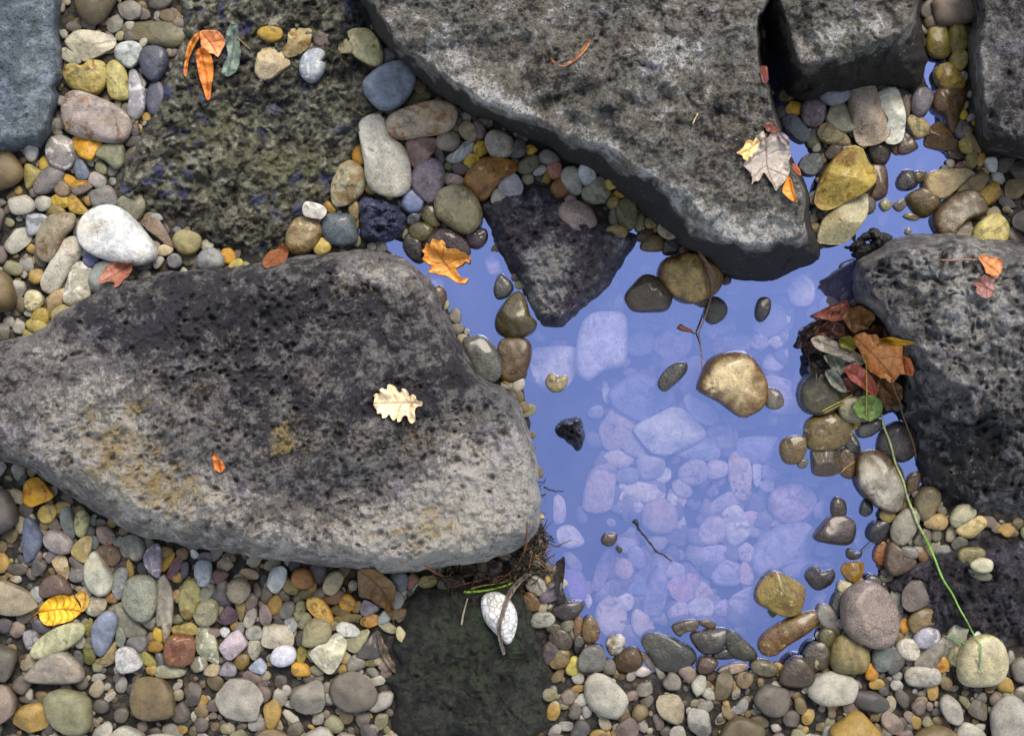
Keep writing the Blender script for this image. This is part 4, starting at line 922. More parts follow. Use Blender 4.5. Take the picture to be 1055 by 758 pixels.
138 390 170 365 225 365 240 385 200 405 150 410|6c6440|d
265 350 290 300 330 288 350 310 340 350 310 385 275 380|a89c78|u
205 290 225 255 270 265 290 300 265 345 230 335|605a58|d
375 345 390 328 412 335 408 365 385 368|b8ae94|a
255 400 300 380 340 365 360 400 330 425 275 425|7a5830|m
335 425 365 385 405 420 385 455 350 450|c08e28|p
195 420 215 400 260 415 300 470 308 520 280 530 240 490 205 455|dcb454|ru|the gold and cream stone=shiny gold and cream stone near the caramel-brown one below the boulder
25 430 60 390 85 415 80 460 45 475|9c7c30|p
75 460 95 425 130 420 140 450 120 485 85 490|74726a|p
140 470 155 425 180 420 187 460 170 495 148 500|8c8c60|p
155 520 180 470 212 480 205 520 175 537|8c8a6c|p
100 500 130 485 155 520 135 550 105 535|b4b4b0|qa
178 580 190 520 235 490 285 505 300 550 275 595 215 612 180 605|98906c|u|the khaki dome=khaki domed stone just below the gold and cream stone
0 600 8 530 50 520 115 530 135 580 120 608 40 615|c8c0aa|a|the cream slab pebble=cream slab-like pebble above the bluish white oval at the bottom
40 660 65 620 120 612 145 640 135 680 90 700 50 690|d4d4de|pu|the bluish white oval=bluish white smooth oval pebble near the bottom edge
318 535 345 508 390 520 422 550 400 570 350 568|dad8c8|qau|the white jagged chip=white jagged chip of stone right of the khaki domed stone
345 600 365 570 440 545 465 540 450 590 410 640 375 630|a09c78|a
212 640 260 600 325 560 365 600 350 660 310 722 285 722 235 680|c4c0a2|qau|the large pale jagged stone=large pale jagged stone near the bottom edge left of the lower mossy rock
190 640 215 615 245 610 225 680 200 660|9c9a84|d
410 650 450 590 500 545 520 600 515 645 470 660|54504c|a
370 690 400 650 440 665 442 700 400 722 375 720|8c887a|p
440 690 470 660 515 660 510 690 470 697|6a6838|p
430 500 460 475 500 480 503 515 470 530 432 520|c88f38|a
430 450 445 415 505 440 500 460 450 480 432 470|948c98|a
310 490 350 475 425 475 425 495 380 507 315 507|8c7a40|p
300 450 330 435 380 460 370 478 320 475|806a40|p
390 440 410 420 430 425 420 465 395 465|9c8040|p
505 495 530 460 555 480 550 505 520 515|9aa09c|p
502 512 530 500 580 535 570 557 530 545|c0b890|p
585 540 600 530 635 580 630 600 600 590 585 570|c8c098|u
555 310 580 290 625 300 628 350 605 370 570 345|7a7c80|p
630 320 655 300 680 320 665 355 635 362|986c54|p
680 330 700 310 750 308 757 340 720 360 685 352|988848|p
765 340 790 310 850 310 880 340 850 380 790 385 765 360|6c6048|p
565 400 590 370 615 410 600 445 570 450|8a8a84|p
130 690 155 680 200 700 205 735 140 735|cc9c38|p
205 715 235 695 272 722 240 740|7c7864|p
-10 470 0 435 25 440 42 470 35 510 0 515|9a8680|p
150 565 175 545 185 600 160 615 150 600|50483c|p
150 640 170 610 195 630 180 680 155 680|9c8c30|p
0 300 25 310 20 370 0 375 -10 340|5f5856|d
@ 30 520 4.212
40 40 60 5 105 0 120 30 100 70 60 75|c0a858|p|the honey-yellow stone=honey-yellow stone under the left end of the huge boulder
105 17 130 -12 175 -6 165 24 120 37|b89858|p
140 50 150 10 175 5 195 60 200 130 175 140 150 100|8a9088|p
197 80 210 35 240 25 258 60 250 110 230 138 205 125|b8b480|pu|the pale green-yellow egg=pale green-yellow egg-shaped pebble below the left end of the huge boulder
-20 -85 10 -115 40 -115 80 -77 105 -45 90 -25 40 -5 10 5 -20 -15|dca21e|ra|the yellow stone at the left edge=bright yellow angular stone at the left edge under the huge boulder
-15 70 12 60 40 100 60 140 40 200 10 240 -15 230|5c6880|p|the slate-blue stone at the left edge=slate-blue stone cut off by the left edge, below the bright yellow one
65 145 90 112 140 115 190 160 175 205 120 210 75 180|a39793|p|the pinkish oval=pinkish grey oval stone under the left end of the huge boulder
98 240 130 218 160 230 172 290 165 320 135 310|b4a078|a
75 220 100 190 120 205 95 250 75 245|706464|p
187 205 200 175 235 140 268 140 268 200 250 248 210 235|b8a462|au|the yellow wedge with a dark side=yellow wedge-shaped pebble with one dark side, above a pale pear-shaped one
292 110 310 90 350 100 375 140 350 170 310 160|9c8474|p
290 195 330 172 380 185 395 230 360 262 310 235|7a5f48|m|the chocolate-brown stone=chocolate-brown rounded stone up and right of the pale pear-shaped one
400 155 430 132 475 140 505 185 490 230 455 238 420 200|9c9a8e|b
500 225 520 190 550 170 570 195 565 310 540 305 505 265|9a90a6|qu|the violet stone=violet and white slim stone just below the rim of the huge boulder
245 270 270 215 295 205 330 260 360 320 345 375 300 390 255 350|babaa8|pu|the pale pear-shaped stone=pale grey pear-shaped stone left of centre in the lower left bank
175 240 200 222 240 245 240 290 205 280|786c70|p
177 300 200 275 245 285 250 325 210 335 180 325|84807e|p
425 245 440 240 455 290 450 315 430 310|b09040|p
360 330 390 275 425 280 430 310 410 390 375 405|8c9088|c|the crackled grey pebble=crackled dark grey pebble between the pale pear-shaped and the large grey-green stone
570 270 590 225 625 205 630 225 590 285|bc962c|p
600 300 640 225 668 235 640 305 620 325|80585c|a|the maroon slanted block=maroon slanted block-like pebble right of the violet stone
700 200 712 192 735 215 720 232 705 225|e8e8e4|a
733 225 755 205 795 212 795 238 745 240|807478|p
722 280 735 245 775 242 790 275 780 340 745 350 727 320|9aa2aa|u|the smooth blue-grey pebble=smooth light blue-grey pebble below the middle of the huge boulder
410 380 430 330 480 308 530 320 555 370 550 440 520 495 470 500 425 460 408 420|8f937f|su|the large grey-green disc=large grey-green disc-shaped stone in the lower left bank
555 350 570 315 590 312 620 380 620 500 600 580 580 580 575 520 555 510|9f9787|bu|the striped finger stone=long striped finger-like stone right of the large grey-green disc
655 430 660 370 690 325 725 325 742 360 735 430 700 490 665 480|9e9a60|r|the yellow-green oval=yellow-green upright oval stone right of the striped finger-like stone
622 390 640 368 662 385 655 425 630 415|c4a470|p
715 470 740 425 790 408 820 430 815 490 780 520 735 515|9c9674|s|the round drab-green stone=round drab-green stone lower right of the yellow-green oval
740 400 760 350 790 340 805 365 780 410 750 420|8a8a78|p
800 390 825 345 860 335 870 380 880 430 840 440 810 420|645c60|d
858 360 885 325 930 320 958 360 945 400 910 425 870 410|968a74|u|the round fawn stone=round fawn stone below the right part of the huge boulder
795 300 820 280 865 295 855 320 815 340|684844|p
915 290 940 275 990 290 990 318 950 318|b89c7c|p
825 490 860 440 905 470 900 500 850 520|5c4450|a|the dark plum chip=dark plum-coloured chip above the pinkish white block
895 430 925 415 940 440 925 500 910 490|8c7844|p
940 420 960 385 990 395 985 435 955 455|7a6c62|p
932 510 950 465 980 450 988 480 965 530 940 530|b4ac9c|p
940 550 960 528 1000 530 1010 570 985 585 950 580|b4b4a8|p
830 620 870 570 905 545 945 600 930 625 870 672|beaeb6|au|the pinkish white block=pinkish white block-shaped pebble near the bottom edge
950 620 960 588 1000 590 1005 630 980 672 955 650|b0ac98|p
955 710 1000 665 1030 700 1010 730|98a0b0|a
890 690 910 650 950 650 950 690 920 715|7c6428|p
725 600 735 540 770 525 800 560 820 620 820 690 780 670 740 640|96987e|qa|the grey-green stone with a vein=grey-green angular stone with a thin vein left of the pinkish white block
585 640 600 580 650 560 710 575 718 630 700 680 650 697 600 690|7c5236|rm|the red-brown stone=rounded red-brown stone below the striped finger-like one
615 530 660 520 700 510 730 530 720 560 630 555|a89450|a
515 620 530 595 570 595 582 620 560 638 525 635|8c6c28|p
540 565 550 530 585 545 580 590 555 590|b8982c|p
272 560 280 520 320 470 360 465 380 500 365 570 330 640 300 650 278 610|7c8698|pu|the steel-blue oval=steel-blue slanted oval stone right of the yellow leaf
360 450 380 425 430 450 480 510 510 550 480 572 430 568 390 530|807e6c|d
378 560 385 530 405 525 420 570 405 612 382 600|848a7c|p
428 600 445 575 500 570 515 590 500 630 450 635|6c6e6c|p
290 670 330 645 370 585 375 660 350 690 300 700|98885c|p
380 640 400 620 450 625 490 690 460 715 410 722 385 690|bcbcb8|cau|the white crackled lump=white and grey crackled lump near the bottom edge of the left bank
475 650 500 632 550 680 545 700 500 690|8c8440|p
12 640 40 590 110 540 180 515 230 520 235 560 190 605 110 650 40 665|bcbc92|bu|the long pale striped stone=long pale striped stone slanting below the yellow leaf
-10 740 10 720 60 670 140 640 180 660 230 722 200 770 20 770|988e80|u|the big grey-brown bottom stone=big grey-brown stone cut off at the bottom left corner
235 640 245 600 280 620 290 660 270 690 240 680|606024|p
195 640 225 640 235 690 210 715|505454|p
245 440 270 400 330 410 330 450 290 482 255 470|a8a494|qa
330 400 345 378 385 400 375 425 340 422|b48448|p
50 360 80 315 130 305 170 340 180 385 120 395 60 400|6c584c|p|the dull brown stone by the yellow leaf=dull brown stone just above the yellow ribbed leaf
-10 430 10 370 40 355 60 400 40 430 10 445|9ca09c|p
12 280 20 240 60 240 75 270 40 305 15 300|605c58|p
550 680 560 640 585 660 590 690 560 700|6c6c70|p
700 690 715 665 760 660 770 700 720 725|908a70|q
830 710 860 680 895 700 890 735 830 735|88848c|p
550 715 580 695 640 700 680 722 650 745 560 745|a09c84|p
625 490 650 475 670 500 650 515 625 512|7c7c5c|p
490 505 530 495 555 480 550 520 520 535|7a7670|p
830 545 850 530 870 550 850 572|e8e8e4|p
-25 560 5 545 30 555 45 590 20 620 -10 620|9c9ca0|p
765 705 800 690 825 700 815 735 765 735|b0a080|p
975 350 990 340 1010 375 1000 400 980 390|6c645c|p
660 260 690 250 690 300 665 320|68606c|p
815 440 835 430 845 460 825 480|90886c|p
245 520 270 490 275 540 265 570 240 560|7a7830|p
15 490 60 500 100 540 60 560 20 540|58545c|d
245 100 270 90 290 110 275 135 250 130|787470|p
265 150 290 135 305 160 290 190 268 185|84888c|p
350 260 400 235 425 255 400 280 360 285|6c6a68|d
560 190 600 180 625 200 590 230|8a7444|p
640 200 670 185 690 205 680 235 650 228|907050|p
'''
# stones under the water surface
SUNK = '''
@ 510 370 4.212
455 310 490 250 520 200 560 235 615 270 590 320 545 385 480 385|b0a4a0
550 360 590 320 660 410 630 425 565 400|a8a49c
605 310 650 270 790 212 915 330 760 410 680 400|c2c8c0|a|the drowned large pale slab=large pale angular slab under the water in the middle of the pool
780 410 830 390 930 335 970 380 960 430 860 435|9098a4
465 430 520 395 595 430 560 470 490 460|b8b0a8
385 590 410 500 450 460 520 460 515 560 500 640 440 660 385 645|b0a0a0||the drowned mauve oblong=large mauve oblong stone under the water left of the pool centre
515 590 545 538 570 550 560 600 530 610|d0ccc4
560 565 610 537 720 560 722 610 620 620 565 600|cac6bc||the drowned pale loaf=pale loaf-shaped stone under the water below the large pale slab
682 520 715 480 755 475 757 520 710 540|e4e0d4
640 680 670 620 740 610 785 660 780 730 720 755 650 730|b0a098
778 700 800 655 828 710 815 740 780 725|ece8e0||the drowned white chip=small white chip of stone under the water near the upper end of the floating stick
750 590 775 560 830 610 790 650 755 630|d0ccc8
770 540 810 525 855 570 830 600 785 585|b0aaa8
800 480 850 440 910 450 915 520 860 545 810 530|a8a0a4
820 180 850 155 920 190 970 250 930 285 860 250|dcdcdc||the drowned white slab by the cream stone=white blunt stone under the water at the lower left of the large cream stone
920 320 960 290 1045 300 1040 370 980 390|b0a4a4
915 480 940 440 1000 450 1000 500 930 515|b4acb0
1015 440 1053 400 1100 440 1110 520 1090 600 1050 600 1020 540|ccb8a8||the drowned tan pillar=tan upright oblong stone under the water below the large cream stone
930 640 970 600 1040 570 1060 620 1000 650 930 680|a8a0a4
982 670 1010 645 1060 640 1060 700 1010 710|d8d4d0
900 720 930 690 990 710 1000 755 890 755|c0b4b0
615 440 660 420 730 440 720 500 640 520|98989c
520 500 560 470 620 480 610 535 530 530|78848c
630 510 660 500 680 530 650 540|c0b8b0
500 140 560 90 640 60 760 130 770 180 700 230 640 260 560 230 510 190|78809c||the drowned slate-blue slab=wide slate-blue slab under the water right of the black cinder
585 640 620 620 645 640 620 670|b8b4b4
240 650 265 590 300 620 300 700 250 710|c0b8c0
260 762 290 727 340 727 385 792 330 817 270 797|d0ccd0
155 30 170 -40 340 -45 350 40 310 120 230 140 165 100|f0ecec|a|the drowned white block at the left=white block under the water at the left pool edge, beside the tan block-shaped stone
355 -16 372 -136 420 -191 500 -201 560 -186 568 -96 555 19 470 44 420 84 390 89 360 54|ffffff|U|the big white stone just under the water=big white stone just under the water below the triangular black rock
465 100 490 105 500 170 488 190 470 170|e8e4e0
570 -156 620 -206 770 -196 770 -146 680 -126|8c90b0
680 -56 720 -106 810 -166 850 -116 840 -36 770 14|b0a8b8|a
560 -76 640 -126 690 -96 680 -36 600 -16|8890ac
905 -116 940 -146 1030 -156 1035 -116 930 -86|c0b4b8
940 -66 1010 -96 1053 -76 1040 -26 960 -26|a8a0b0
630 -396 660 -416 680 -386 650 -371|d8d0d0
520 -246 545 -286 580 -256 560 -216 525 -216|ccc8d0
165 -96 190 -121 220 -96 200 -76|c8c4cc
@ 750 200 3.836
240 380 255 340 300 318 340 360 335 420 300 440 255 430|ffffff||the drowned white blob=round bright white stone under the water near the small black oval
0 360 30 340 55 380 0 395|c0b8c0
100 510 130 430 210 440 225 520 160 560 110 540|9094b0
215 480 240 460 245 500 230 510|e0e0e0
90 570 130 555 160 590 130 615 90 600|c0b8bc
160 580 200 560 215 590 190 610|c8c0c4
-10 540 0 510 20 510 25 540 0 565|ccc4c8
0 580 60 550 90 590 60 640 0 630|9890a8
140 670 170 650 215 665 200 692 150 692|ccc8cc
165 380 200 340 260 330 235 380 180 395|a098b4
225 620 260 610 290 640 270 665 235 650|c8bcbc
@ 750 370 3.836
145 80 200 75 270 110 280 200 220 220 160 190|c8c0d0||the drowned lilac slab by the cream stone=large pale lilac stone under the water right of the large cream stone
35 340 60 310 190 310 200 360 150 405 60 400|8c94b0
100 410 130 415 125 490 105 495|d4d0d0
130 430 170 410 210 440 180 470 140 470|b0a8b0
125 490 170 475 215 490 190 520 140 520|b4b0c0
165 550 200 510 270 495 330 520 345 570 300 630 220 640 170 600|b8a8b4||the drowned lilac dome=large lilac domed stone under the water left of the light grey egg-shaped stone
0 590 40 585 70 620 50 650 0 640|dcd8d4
60 610 130 595 200 620 210 650 120 660 70 640|c4a8ac
455 500 480 480 520 520 510 550 470 545|e4e4ec
340 580 380 560 410 590 390 630 345 620|a8a4c0
250 240 290 230 315 260 290 275 260 265|e0e0e4
140 10 180 0 220 20 200 45 150 40|c0bcc8
460 590 490 565 525 600 500 640 465 630|dcdce4
240 470 300 465 355 490 330 505 260 490|b0b0c4
@ 750 520 3.836
100 200 130 140 200 85 290 70 340 100 340 160 290 210 200 240 130 280 105 250|a4a4bc||the drowned blue-grey slab=broad blue-grey slab under the water left of the maroon-brown stone
40 180 70 150 105 180 90 220 50 215|c4bcc4
45 290 60 225 95 250 100 310 60 310|d4b8b0
215 240 290 200 380 220 420 250 330 290 240 280|9898b8
5 390 40 350 110 330 150 420 200 450 160 480 60 450|b0b0c4||the drowned bluish slab at the bottom=broad bluish slab under the water left of the golden block
-10 120 0 70 70 60 80 120 20 160|d4ccc8
345 170 380 150 410 180 390 200 350 195|b8b4c4
500 140 560 120 580 150 530 180|a098b0
@ 510 520 4.212
515 275 540 235 580 240 597 280 575 320 530 310|d4b4b0||the drowned pink pebble=pinkish round pebble under the water below the lone brown one
440 450 470 410 520 385 560 430 565 510 530 570 470 575 445 520|ccc0bc||the drowned pale oval at the bottom=large pale oval stone under the water near the bottom of the pool
530 400 560 380 600 400 590 450 550 450|d4d0cc
595 480 620 455 670 490 690 550 640 575 600 540|d0c4bc
420 350 470 210 520 210 480 330 450 370|a090a8
750 340 820 295 880 310 870 380 820 415 770 390|b89cb0|a
835 440 890 400 945 430 930 490 860 485|ffffff||the drowned white quartz=white glittering quartz stone under the water above the dark bottom stones
870 400 900 330 950 390 930 420|ccc4cc
875 210 930 180 1000 185 990 250 900 265|a8a0bc
880 120 920 60 980 60 1000 130 950 170 890 160|c4b8bc
985 60 1010 25 1053 10 1060 80 1010 85|dcd4d0
750 470 790 420 830 430 830 500 780 510|c4b8bc
580 190 620 180 650 220 640 270 590 260|9894b4
600 300 650 320 650 390 580 380 570 340|7c88ac
640 430 700 250 720 210 740 330 730 440 680 475|8c8cb4||the drowned blue wedge=long blue wedge-shaped stone under the water below the floating stick
735 290 770 250 820 270 810 310 750 315|a8a4bc
285 400 300 290 380 300 390 400 330 420|8c78b4
450 370 520 320 570 350 540 390 470 390|a09cb8
385 420 405 385 420 420 400 450|dcdce0
955 440 1000 410 1020 450 1000 480 960 475|a8a0bc
1020 430 1060 380 1090 420 1070 470 1030 470|b8b4c8
940 290 1000 240 1053 260 1050 340 960 340|a8a8c4
530 160 570 135 615 165 580 205 540 195|a8a4bc
@ 270 200 4.212
970 290 1000 260 1053 270 1050 330 1000 350 980 330|ccc0d0
715 380 750 360 790 380 770 410 720 410|d4d0dc
770 480 800 500 830 570 800 590 780 540|dce4ec
@ 750 200 3.836
590 85 612 20 640 30 635 80 610 125|b0acc0
690 135 720 115 750 130 740 165 700 165|b0b0bc
740 45 770 30 790 50 760 70|a09cb0
'''
STONES += '''@ 270 520 4.212
955 430 970 395 1010 383 1053 398 1090 440 1105 500 1090 570 1062 600 1015 555 970 500|f4f4f2|ctu|the white crackled stone=white crackled stone on the lower mossy rock, a grey leaf lying across it
'''

# ------------------------------------------------------------------ building the stones
def tone_name(h):
    r, g, b = (int(h[i:i + 2], 16) / 255 for i in (0, 2, 4))
    mx, mn = max(r, g, b), min(r, g, b); v = mx; s = (mx - mn) / max(mx, 1e-6)
    hue = 0
    if mx > mn:
        if mx == r: hue = (60 * (g - b) / (mx - mn)) % 360
        elif mx == g: hue = 60 * (b - r) / (mx - mn) + 120
        else: hue = 60 * (r - g) / (mx - mn) + 240
    if s < 0.13:
        return 'white' if v > 0.82 else 'pale grey' if v > 0.66 else 'grey' if v > 0.46 else 'dark grey' if v > 0.27 else 'black'
    if 200 <= hue <= 285: return 'blue grey' if s < 0.25 else 'blue'
    if hue > 285 or hue < 12: return 'mauve' if v > 0.5 else 'dark maroon'
    if s > 0.62 and v > 0.62: return 'ochre yellow' if hue > 36 else 'orange'
    if hue >= 50:
        if v > 0.68: return 'pale yellow'
        return 'olive' if v > 0.4 else 'dark olive'
    if v > 0.7 and s < 0.36: return 'beige'
    if v > 0.6 and s < 0.5: return 'tan'
    if hue < 28: return 'reddish brown' if v > 0.36 else 'dark brown'
    return 'brown' if v > 0.38 else 'dark brown'

def circ_rand(n, k):
    return random.uniform(-1, 1)

STONE_REC = []
def lump(outline, zc, h, hdn, ang, M, K, r):
    """closed stone mesh: star-shaped outline at the equator, domed top, stretched underside. returns verts (metres, world), faces"""
    out = smooth_poly(outline, 8, 0.3 if ang else 0.5)
    cx, cy = 0.5 * (out.min(0) + out.max(0))
    cx, cy = 0.5 * (np.array([cx, cy]) + out.mean(0))
    th = np.arctan2(out[:, 1] - cy, out[:, 0] - cx); rr = np.hypot(out[:, 0] - cx, out[:, 1] - cy)
    o = np.argsort(th); th, rr = th[o], rr[o]
    T = np.linspace(-math.pi, math.pi, M, endpoint=False)
    rr = rr * 1.045 + 0.35
    R = np.interp(T, np.concatenate([th - 2 * math.pi, th, th + 2 * math.pi]), np.tile(rr, 3))
    e = r.uniform(0.5, 0.72) if ang else r.uniform(0.62, 0.95)
    skx, sky_ = r.uniform(-0.16, 0.16, 2)
    Rm = R.mean()
    V = []
    rows = []
    phis = list(np.linspace(0, math.pi / 2, K + 1)[1:]) + list(np.linspace(math.pi / 2, math.pi, K // 2 + 2)[1:-1])
    planes = []
    for _ in range(5 if ang else 2):
        a = r.uniform(0, 2 * math.pi); sl = r.uniform(0.35, 1.1) if ang else r.uniform(0.3, 0.7)
        planes.append((math.cos(a), math.sin(a), sl, r.uniform(0.72, 0.98) if ang else r.uniform(0.8, 1.08)))
    ph = r.uniform(0, 6.28, 8)
    for f in phis:
        s = abs(math.sin(f)) ** e; c = abs(math.cos(f)) ** e
        if f < math.pi / 2 + 1e-6:
            xx = cx + np.cos(T) * R * s + skx * Rm * c; yy = cy + np.sin(T) * R * s + sky_ * Rm * c
            zz = np.full(M, h * c)
            u = (xx - cx) / Rm; w = (yy - cy) / Rm
            wob = 0.065 * np.sin(2.1 * u + 1.3 * w + ph[0]) + 0.04 * np.sin(-2.9 * w + 2.2 * u + ph[1]) + 0.025 * np.sin(5.1 * u + ph[2]) * np.sin(4.7 * w + ph[3])
            wob = wob + 0.02 * np.sin(9 * u + 3 * w + ph[4]) * np.sin(8 * w - 3 * u + ph[5])
            zz = zz * (1 + 1.6 * wob)
            for (a, b, sl, lim) in planes:
                pl = h * (lim - sl * (u * a + w * b - 0.15))
                zz = np.minimum(zz, np.maximum(pl, 0.0)) if ang else np.minimum(zz, np.maximum(pl, 0) + 0.3 * np.maximum(zz - np.maximum(pl, 0), 0))
        else:
            xx = cx + np.cos(T) * R * (0.25 + 0.75 * s); yy = cy + np.sin(T) * R * (0.25 + 0.75 * s); zz = np.full(M, -hdn * c)
        V.append((xx, yy, zz))
    k0 = h * (1 + 0.0)
    topz = V[0][2].mean() * 1.02
    X = np.concatenate([v[0] for v in V]); Y = np.concatenate([v[1] for v in V]); Z = np.concatenate([v[2] for v in V])
    n = len(V)
    tx, ty = V[0][0].mean(), V[0][1].mean()
    X = np.append(X, [tx, cx]); Y = np.append(Y, [ty, cy]); Z = np.append(Z, [topz, -hdn])
    if r.random() < 0.99:
        jit = 0.012 * Rm
        X = X + jit * np.sin(Z / max(h, 1e-5) * 3 + ph[6]); Y = Y + jit * np.sin(Z / max(h, 1e-5) * 3 + ph[7])
    wz = zc + Z
    k = (CAM_H - np.full(X.shape, zc)) / CAM_H * PX
    wx = (X - 527.5) * k; wy = (379 - Y) * k
    F = []
    for j in range(n - 1):
        for i in range(M):
            a, b = j * M + i, j * M + (i + 1) % M
            F.append((a, b, b + M, a + M))
    t, bo = n * M, n * M + 1
    for i in range(M):
        F.append((t, (i + 1) % M, i)); F.append((bo, (n - 1) * M + i, (n - 1) * M + (i + 1) % M))
    return np.stack([wx, wy, wz], 1), F, (cx, cy)

def area_of(p):
    x, y = p[:, 0], p[:, 1]
    return 0.5 * abs(np.dot(x, np.roll(y, -1)) - np.dot(y, np.roll(x, -1)))

def cast(X, Y, dg):
    o = Vector((0, 0, CAM_H)); x, y, _ = W(X, Y, 0)
    d = (Vector((float(x), float(y), 0)) - o).normalized()
    hit, loc, nor, _, ob, _ = S.ray_cast(dg, o, d)
    return (loc, ob) if hit else (Vector((float(x), float(y), 0)), None)

def parse(txt):
    ox = oy = 0; sc = 1
    for ln in txt.strip().splitlines():
        if ln.startswith('@'):
            ox, oy, sc = (float(v) for v in ln[1:].split()); continue
        f = ln.split('|')
        p = P(f[0]) / sc + np.array([ox, oy])
        yield p, f[1], (f[2] if len(f) > 2 else ''), (f[3] if len(f) > 3 else '')

ALL_OUT = []
M_cinder = rock_mat('black_cinder', '141316', '252428', '4a4a4c', '2a2826', rough=0.4, spot=0.1, wet=0.1)
M_chunk = rock_mat('dark_crumbling_rock', '252422', '4c4b46', '85847a', '5a5040', spot=0.2)
M_inky = rock_mat('inky_blue_stone', '262a3c', '4a5070', '7c86a4', '5c6078', rough=0.45, spot=0.1, wet=0.1)
def build_stones():
    bpy.context.view_layer.update()
    dg = bpy.context.evaluated_depsgraph_get()
    for n, (p, hx, op, lab) in enumerate(parse(STONES)):
        r = np.random.default_rng(1000 + n)
        A = area_of(p); d = math.sqrt(4 * A / math.pi)
        c = p.mean(0)
        q = p - c; ev, U = np.linalg.eigh(q.T @ q); e1 = U[:, 1]
        L1 = np.ptp(q @ e1); L2 = np.ptp(q @ U[:, 0])
        ang = 'a' in op
        g = float(ground_z(c[0], c[1])[0])
        loc, ob = cast(c[0], c[1], dg)
        base = g
        onrock = ob is not None and ob.name != 'ground' and (('t' in op) or loc.z < 0.05)
        if onrock: base = loc.z
        hf = 0.45 if 'f' in op else r.uniform(0.62, 0.8)
        h = min(hf * 0.5 * L2 * PX, 0.032)
        if onrock: zc = base + 0.35 * h
        elif g < -0.014: zc = 0.0015 + 0.12 * h
        else: zc = max(base, 0) + 0.003 + 0.45 * h
        if 'u' in op: zc += 0.005
        if 'd' in op: zc -= 0.006
        hdn = max(0.8 * h, zc - base + (0.004 if not onrock else 0.002))
        M = 22 if d < 12 else 32 if d < 24 else 48; K = 7 if d < 12 else 9 if d < 24 else 14
        if 'R' in op:
            ce = p.mean(0); inn = ce + (p - ce) * 0.45
            o = rock('stone', None, 'stone', p, inn, h * 1.3, -0.002, {'2e2c2c': M_cinder, '3c3c38': M_chunk}.get(hx, M_inky), step=0.6, p=1.4, amp=(0.006, 0.012, 0.012), warp=3.5, seed=n, tone=(0.3 if hx != '474d68' else 0.6, []), chips=[(7, 0.008, 0), (3.5, 0.005, 0)] if hx != '474d68' else [(12, 0.004, 0), (6, 0.002, 0)])
            o['group'] = 'stones of the creek bank'
            ALL_OUT.append((p, zc)); STONE_REC.append(dict(o=o, c=c, d=d, tone=tone_name(hx), lab=lab, shp='angular', wet=True, under=False))
            continue
        V, F, cc = lump(p, zc, h, hdn, ang, M, K, r)
        ctr = np.array([V[:, 0].mean(), V[:, 1].mean(), V[:, 2].min()])
        name = 'stone' if d >= 21 else 'pebble'
        me = mesh_from(name, V - ctr, F)
        kind = next((m for m in op if m in 'psbqrc'), 'p')
        o = link(name, me, PM[kind], loc=ctr)
        wet = 0.85 if 'w' in op else 0.56 if (g < -0.014 and not onrock) else 0.45 if 'm' in op else 0.36 if c[1] > 520 or c[0] > 850 else 0.24
        o.color = (*lin(hx, GAIN * (0.62 if 'w' in op else 1.05)), wet)
        o['category'] = name
        o['group'] = 'stones of the creek bank' if name == 'stone' else 'pebbles of the creek bank'
        ALL_OUT.append((p, zc))
        shp = 'angular' if ang else 'slim' if L1 / L2 > 1.9 else 'oval' if L1 / L2 > 1.3 else 'roundish'
        STONE_REC.append(dict(o=o, c=c, d=d, tone=tone_name(hx), lab=lab, shp=shp, wet='w' in op, under=False))
    for n, (p, hx, op, lab) in enumerate(parse(SUNK)):
        r = np.random.default_rng(5000 + n)
        A = area_of(p); d = math.sqrt(4 * A / math.pi); c = p.mean(0); q = p - c
        ev, U = np.linalg.eigh(q.T @ q); L1 = np.ptp(q @ U[:, 1]); L2 = np.ptp(q @ U[:, 0])
        g = float(ground_z(c[0], c[1])[0])
        h = min(0.5 * L2 * PX * r.uniform(0.4, 0.6), 0.016)
        zc = min(g + 0.55 * h + r.uniform(0, 0.006), -0.006 - h)
        if 'U' in op: zc = -h * 1.1 - 0.001
        hdn = max(0.8 * h, zc - g + 0.004)
        M = 24 if d < 20 else 40
        V, F, cc = lump(p, zc, h, hdn, 'a' in op, M, 8, r)
        ctr = np.array([V[:, 0].mean(), V[:, 1].mean(), V[:, 2].min()])
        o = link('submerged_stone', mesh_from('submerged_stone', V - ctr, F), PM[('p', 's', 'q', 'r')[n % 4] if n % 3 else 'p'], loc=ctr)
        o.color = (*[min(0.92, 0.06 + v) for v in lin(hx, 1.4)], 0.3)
        o['category'] = 'stone'; o['group'] = 'stones under the water'
        shp = 'angular' if 'a' in op else 'slim' if L1 / L2 > 1.9 else 'oval' if L1 / L2 > 1.3 else 'roundish'
        v = int(hx[:2], 16)
        STONE_REC.append(dict(o=o, c=c, d=d, tone='whitish' if v > 210 else 'pale' if v > 182 else 'dim blue', lab=lab, shp=shp, wet=True, under=True))

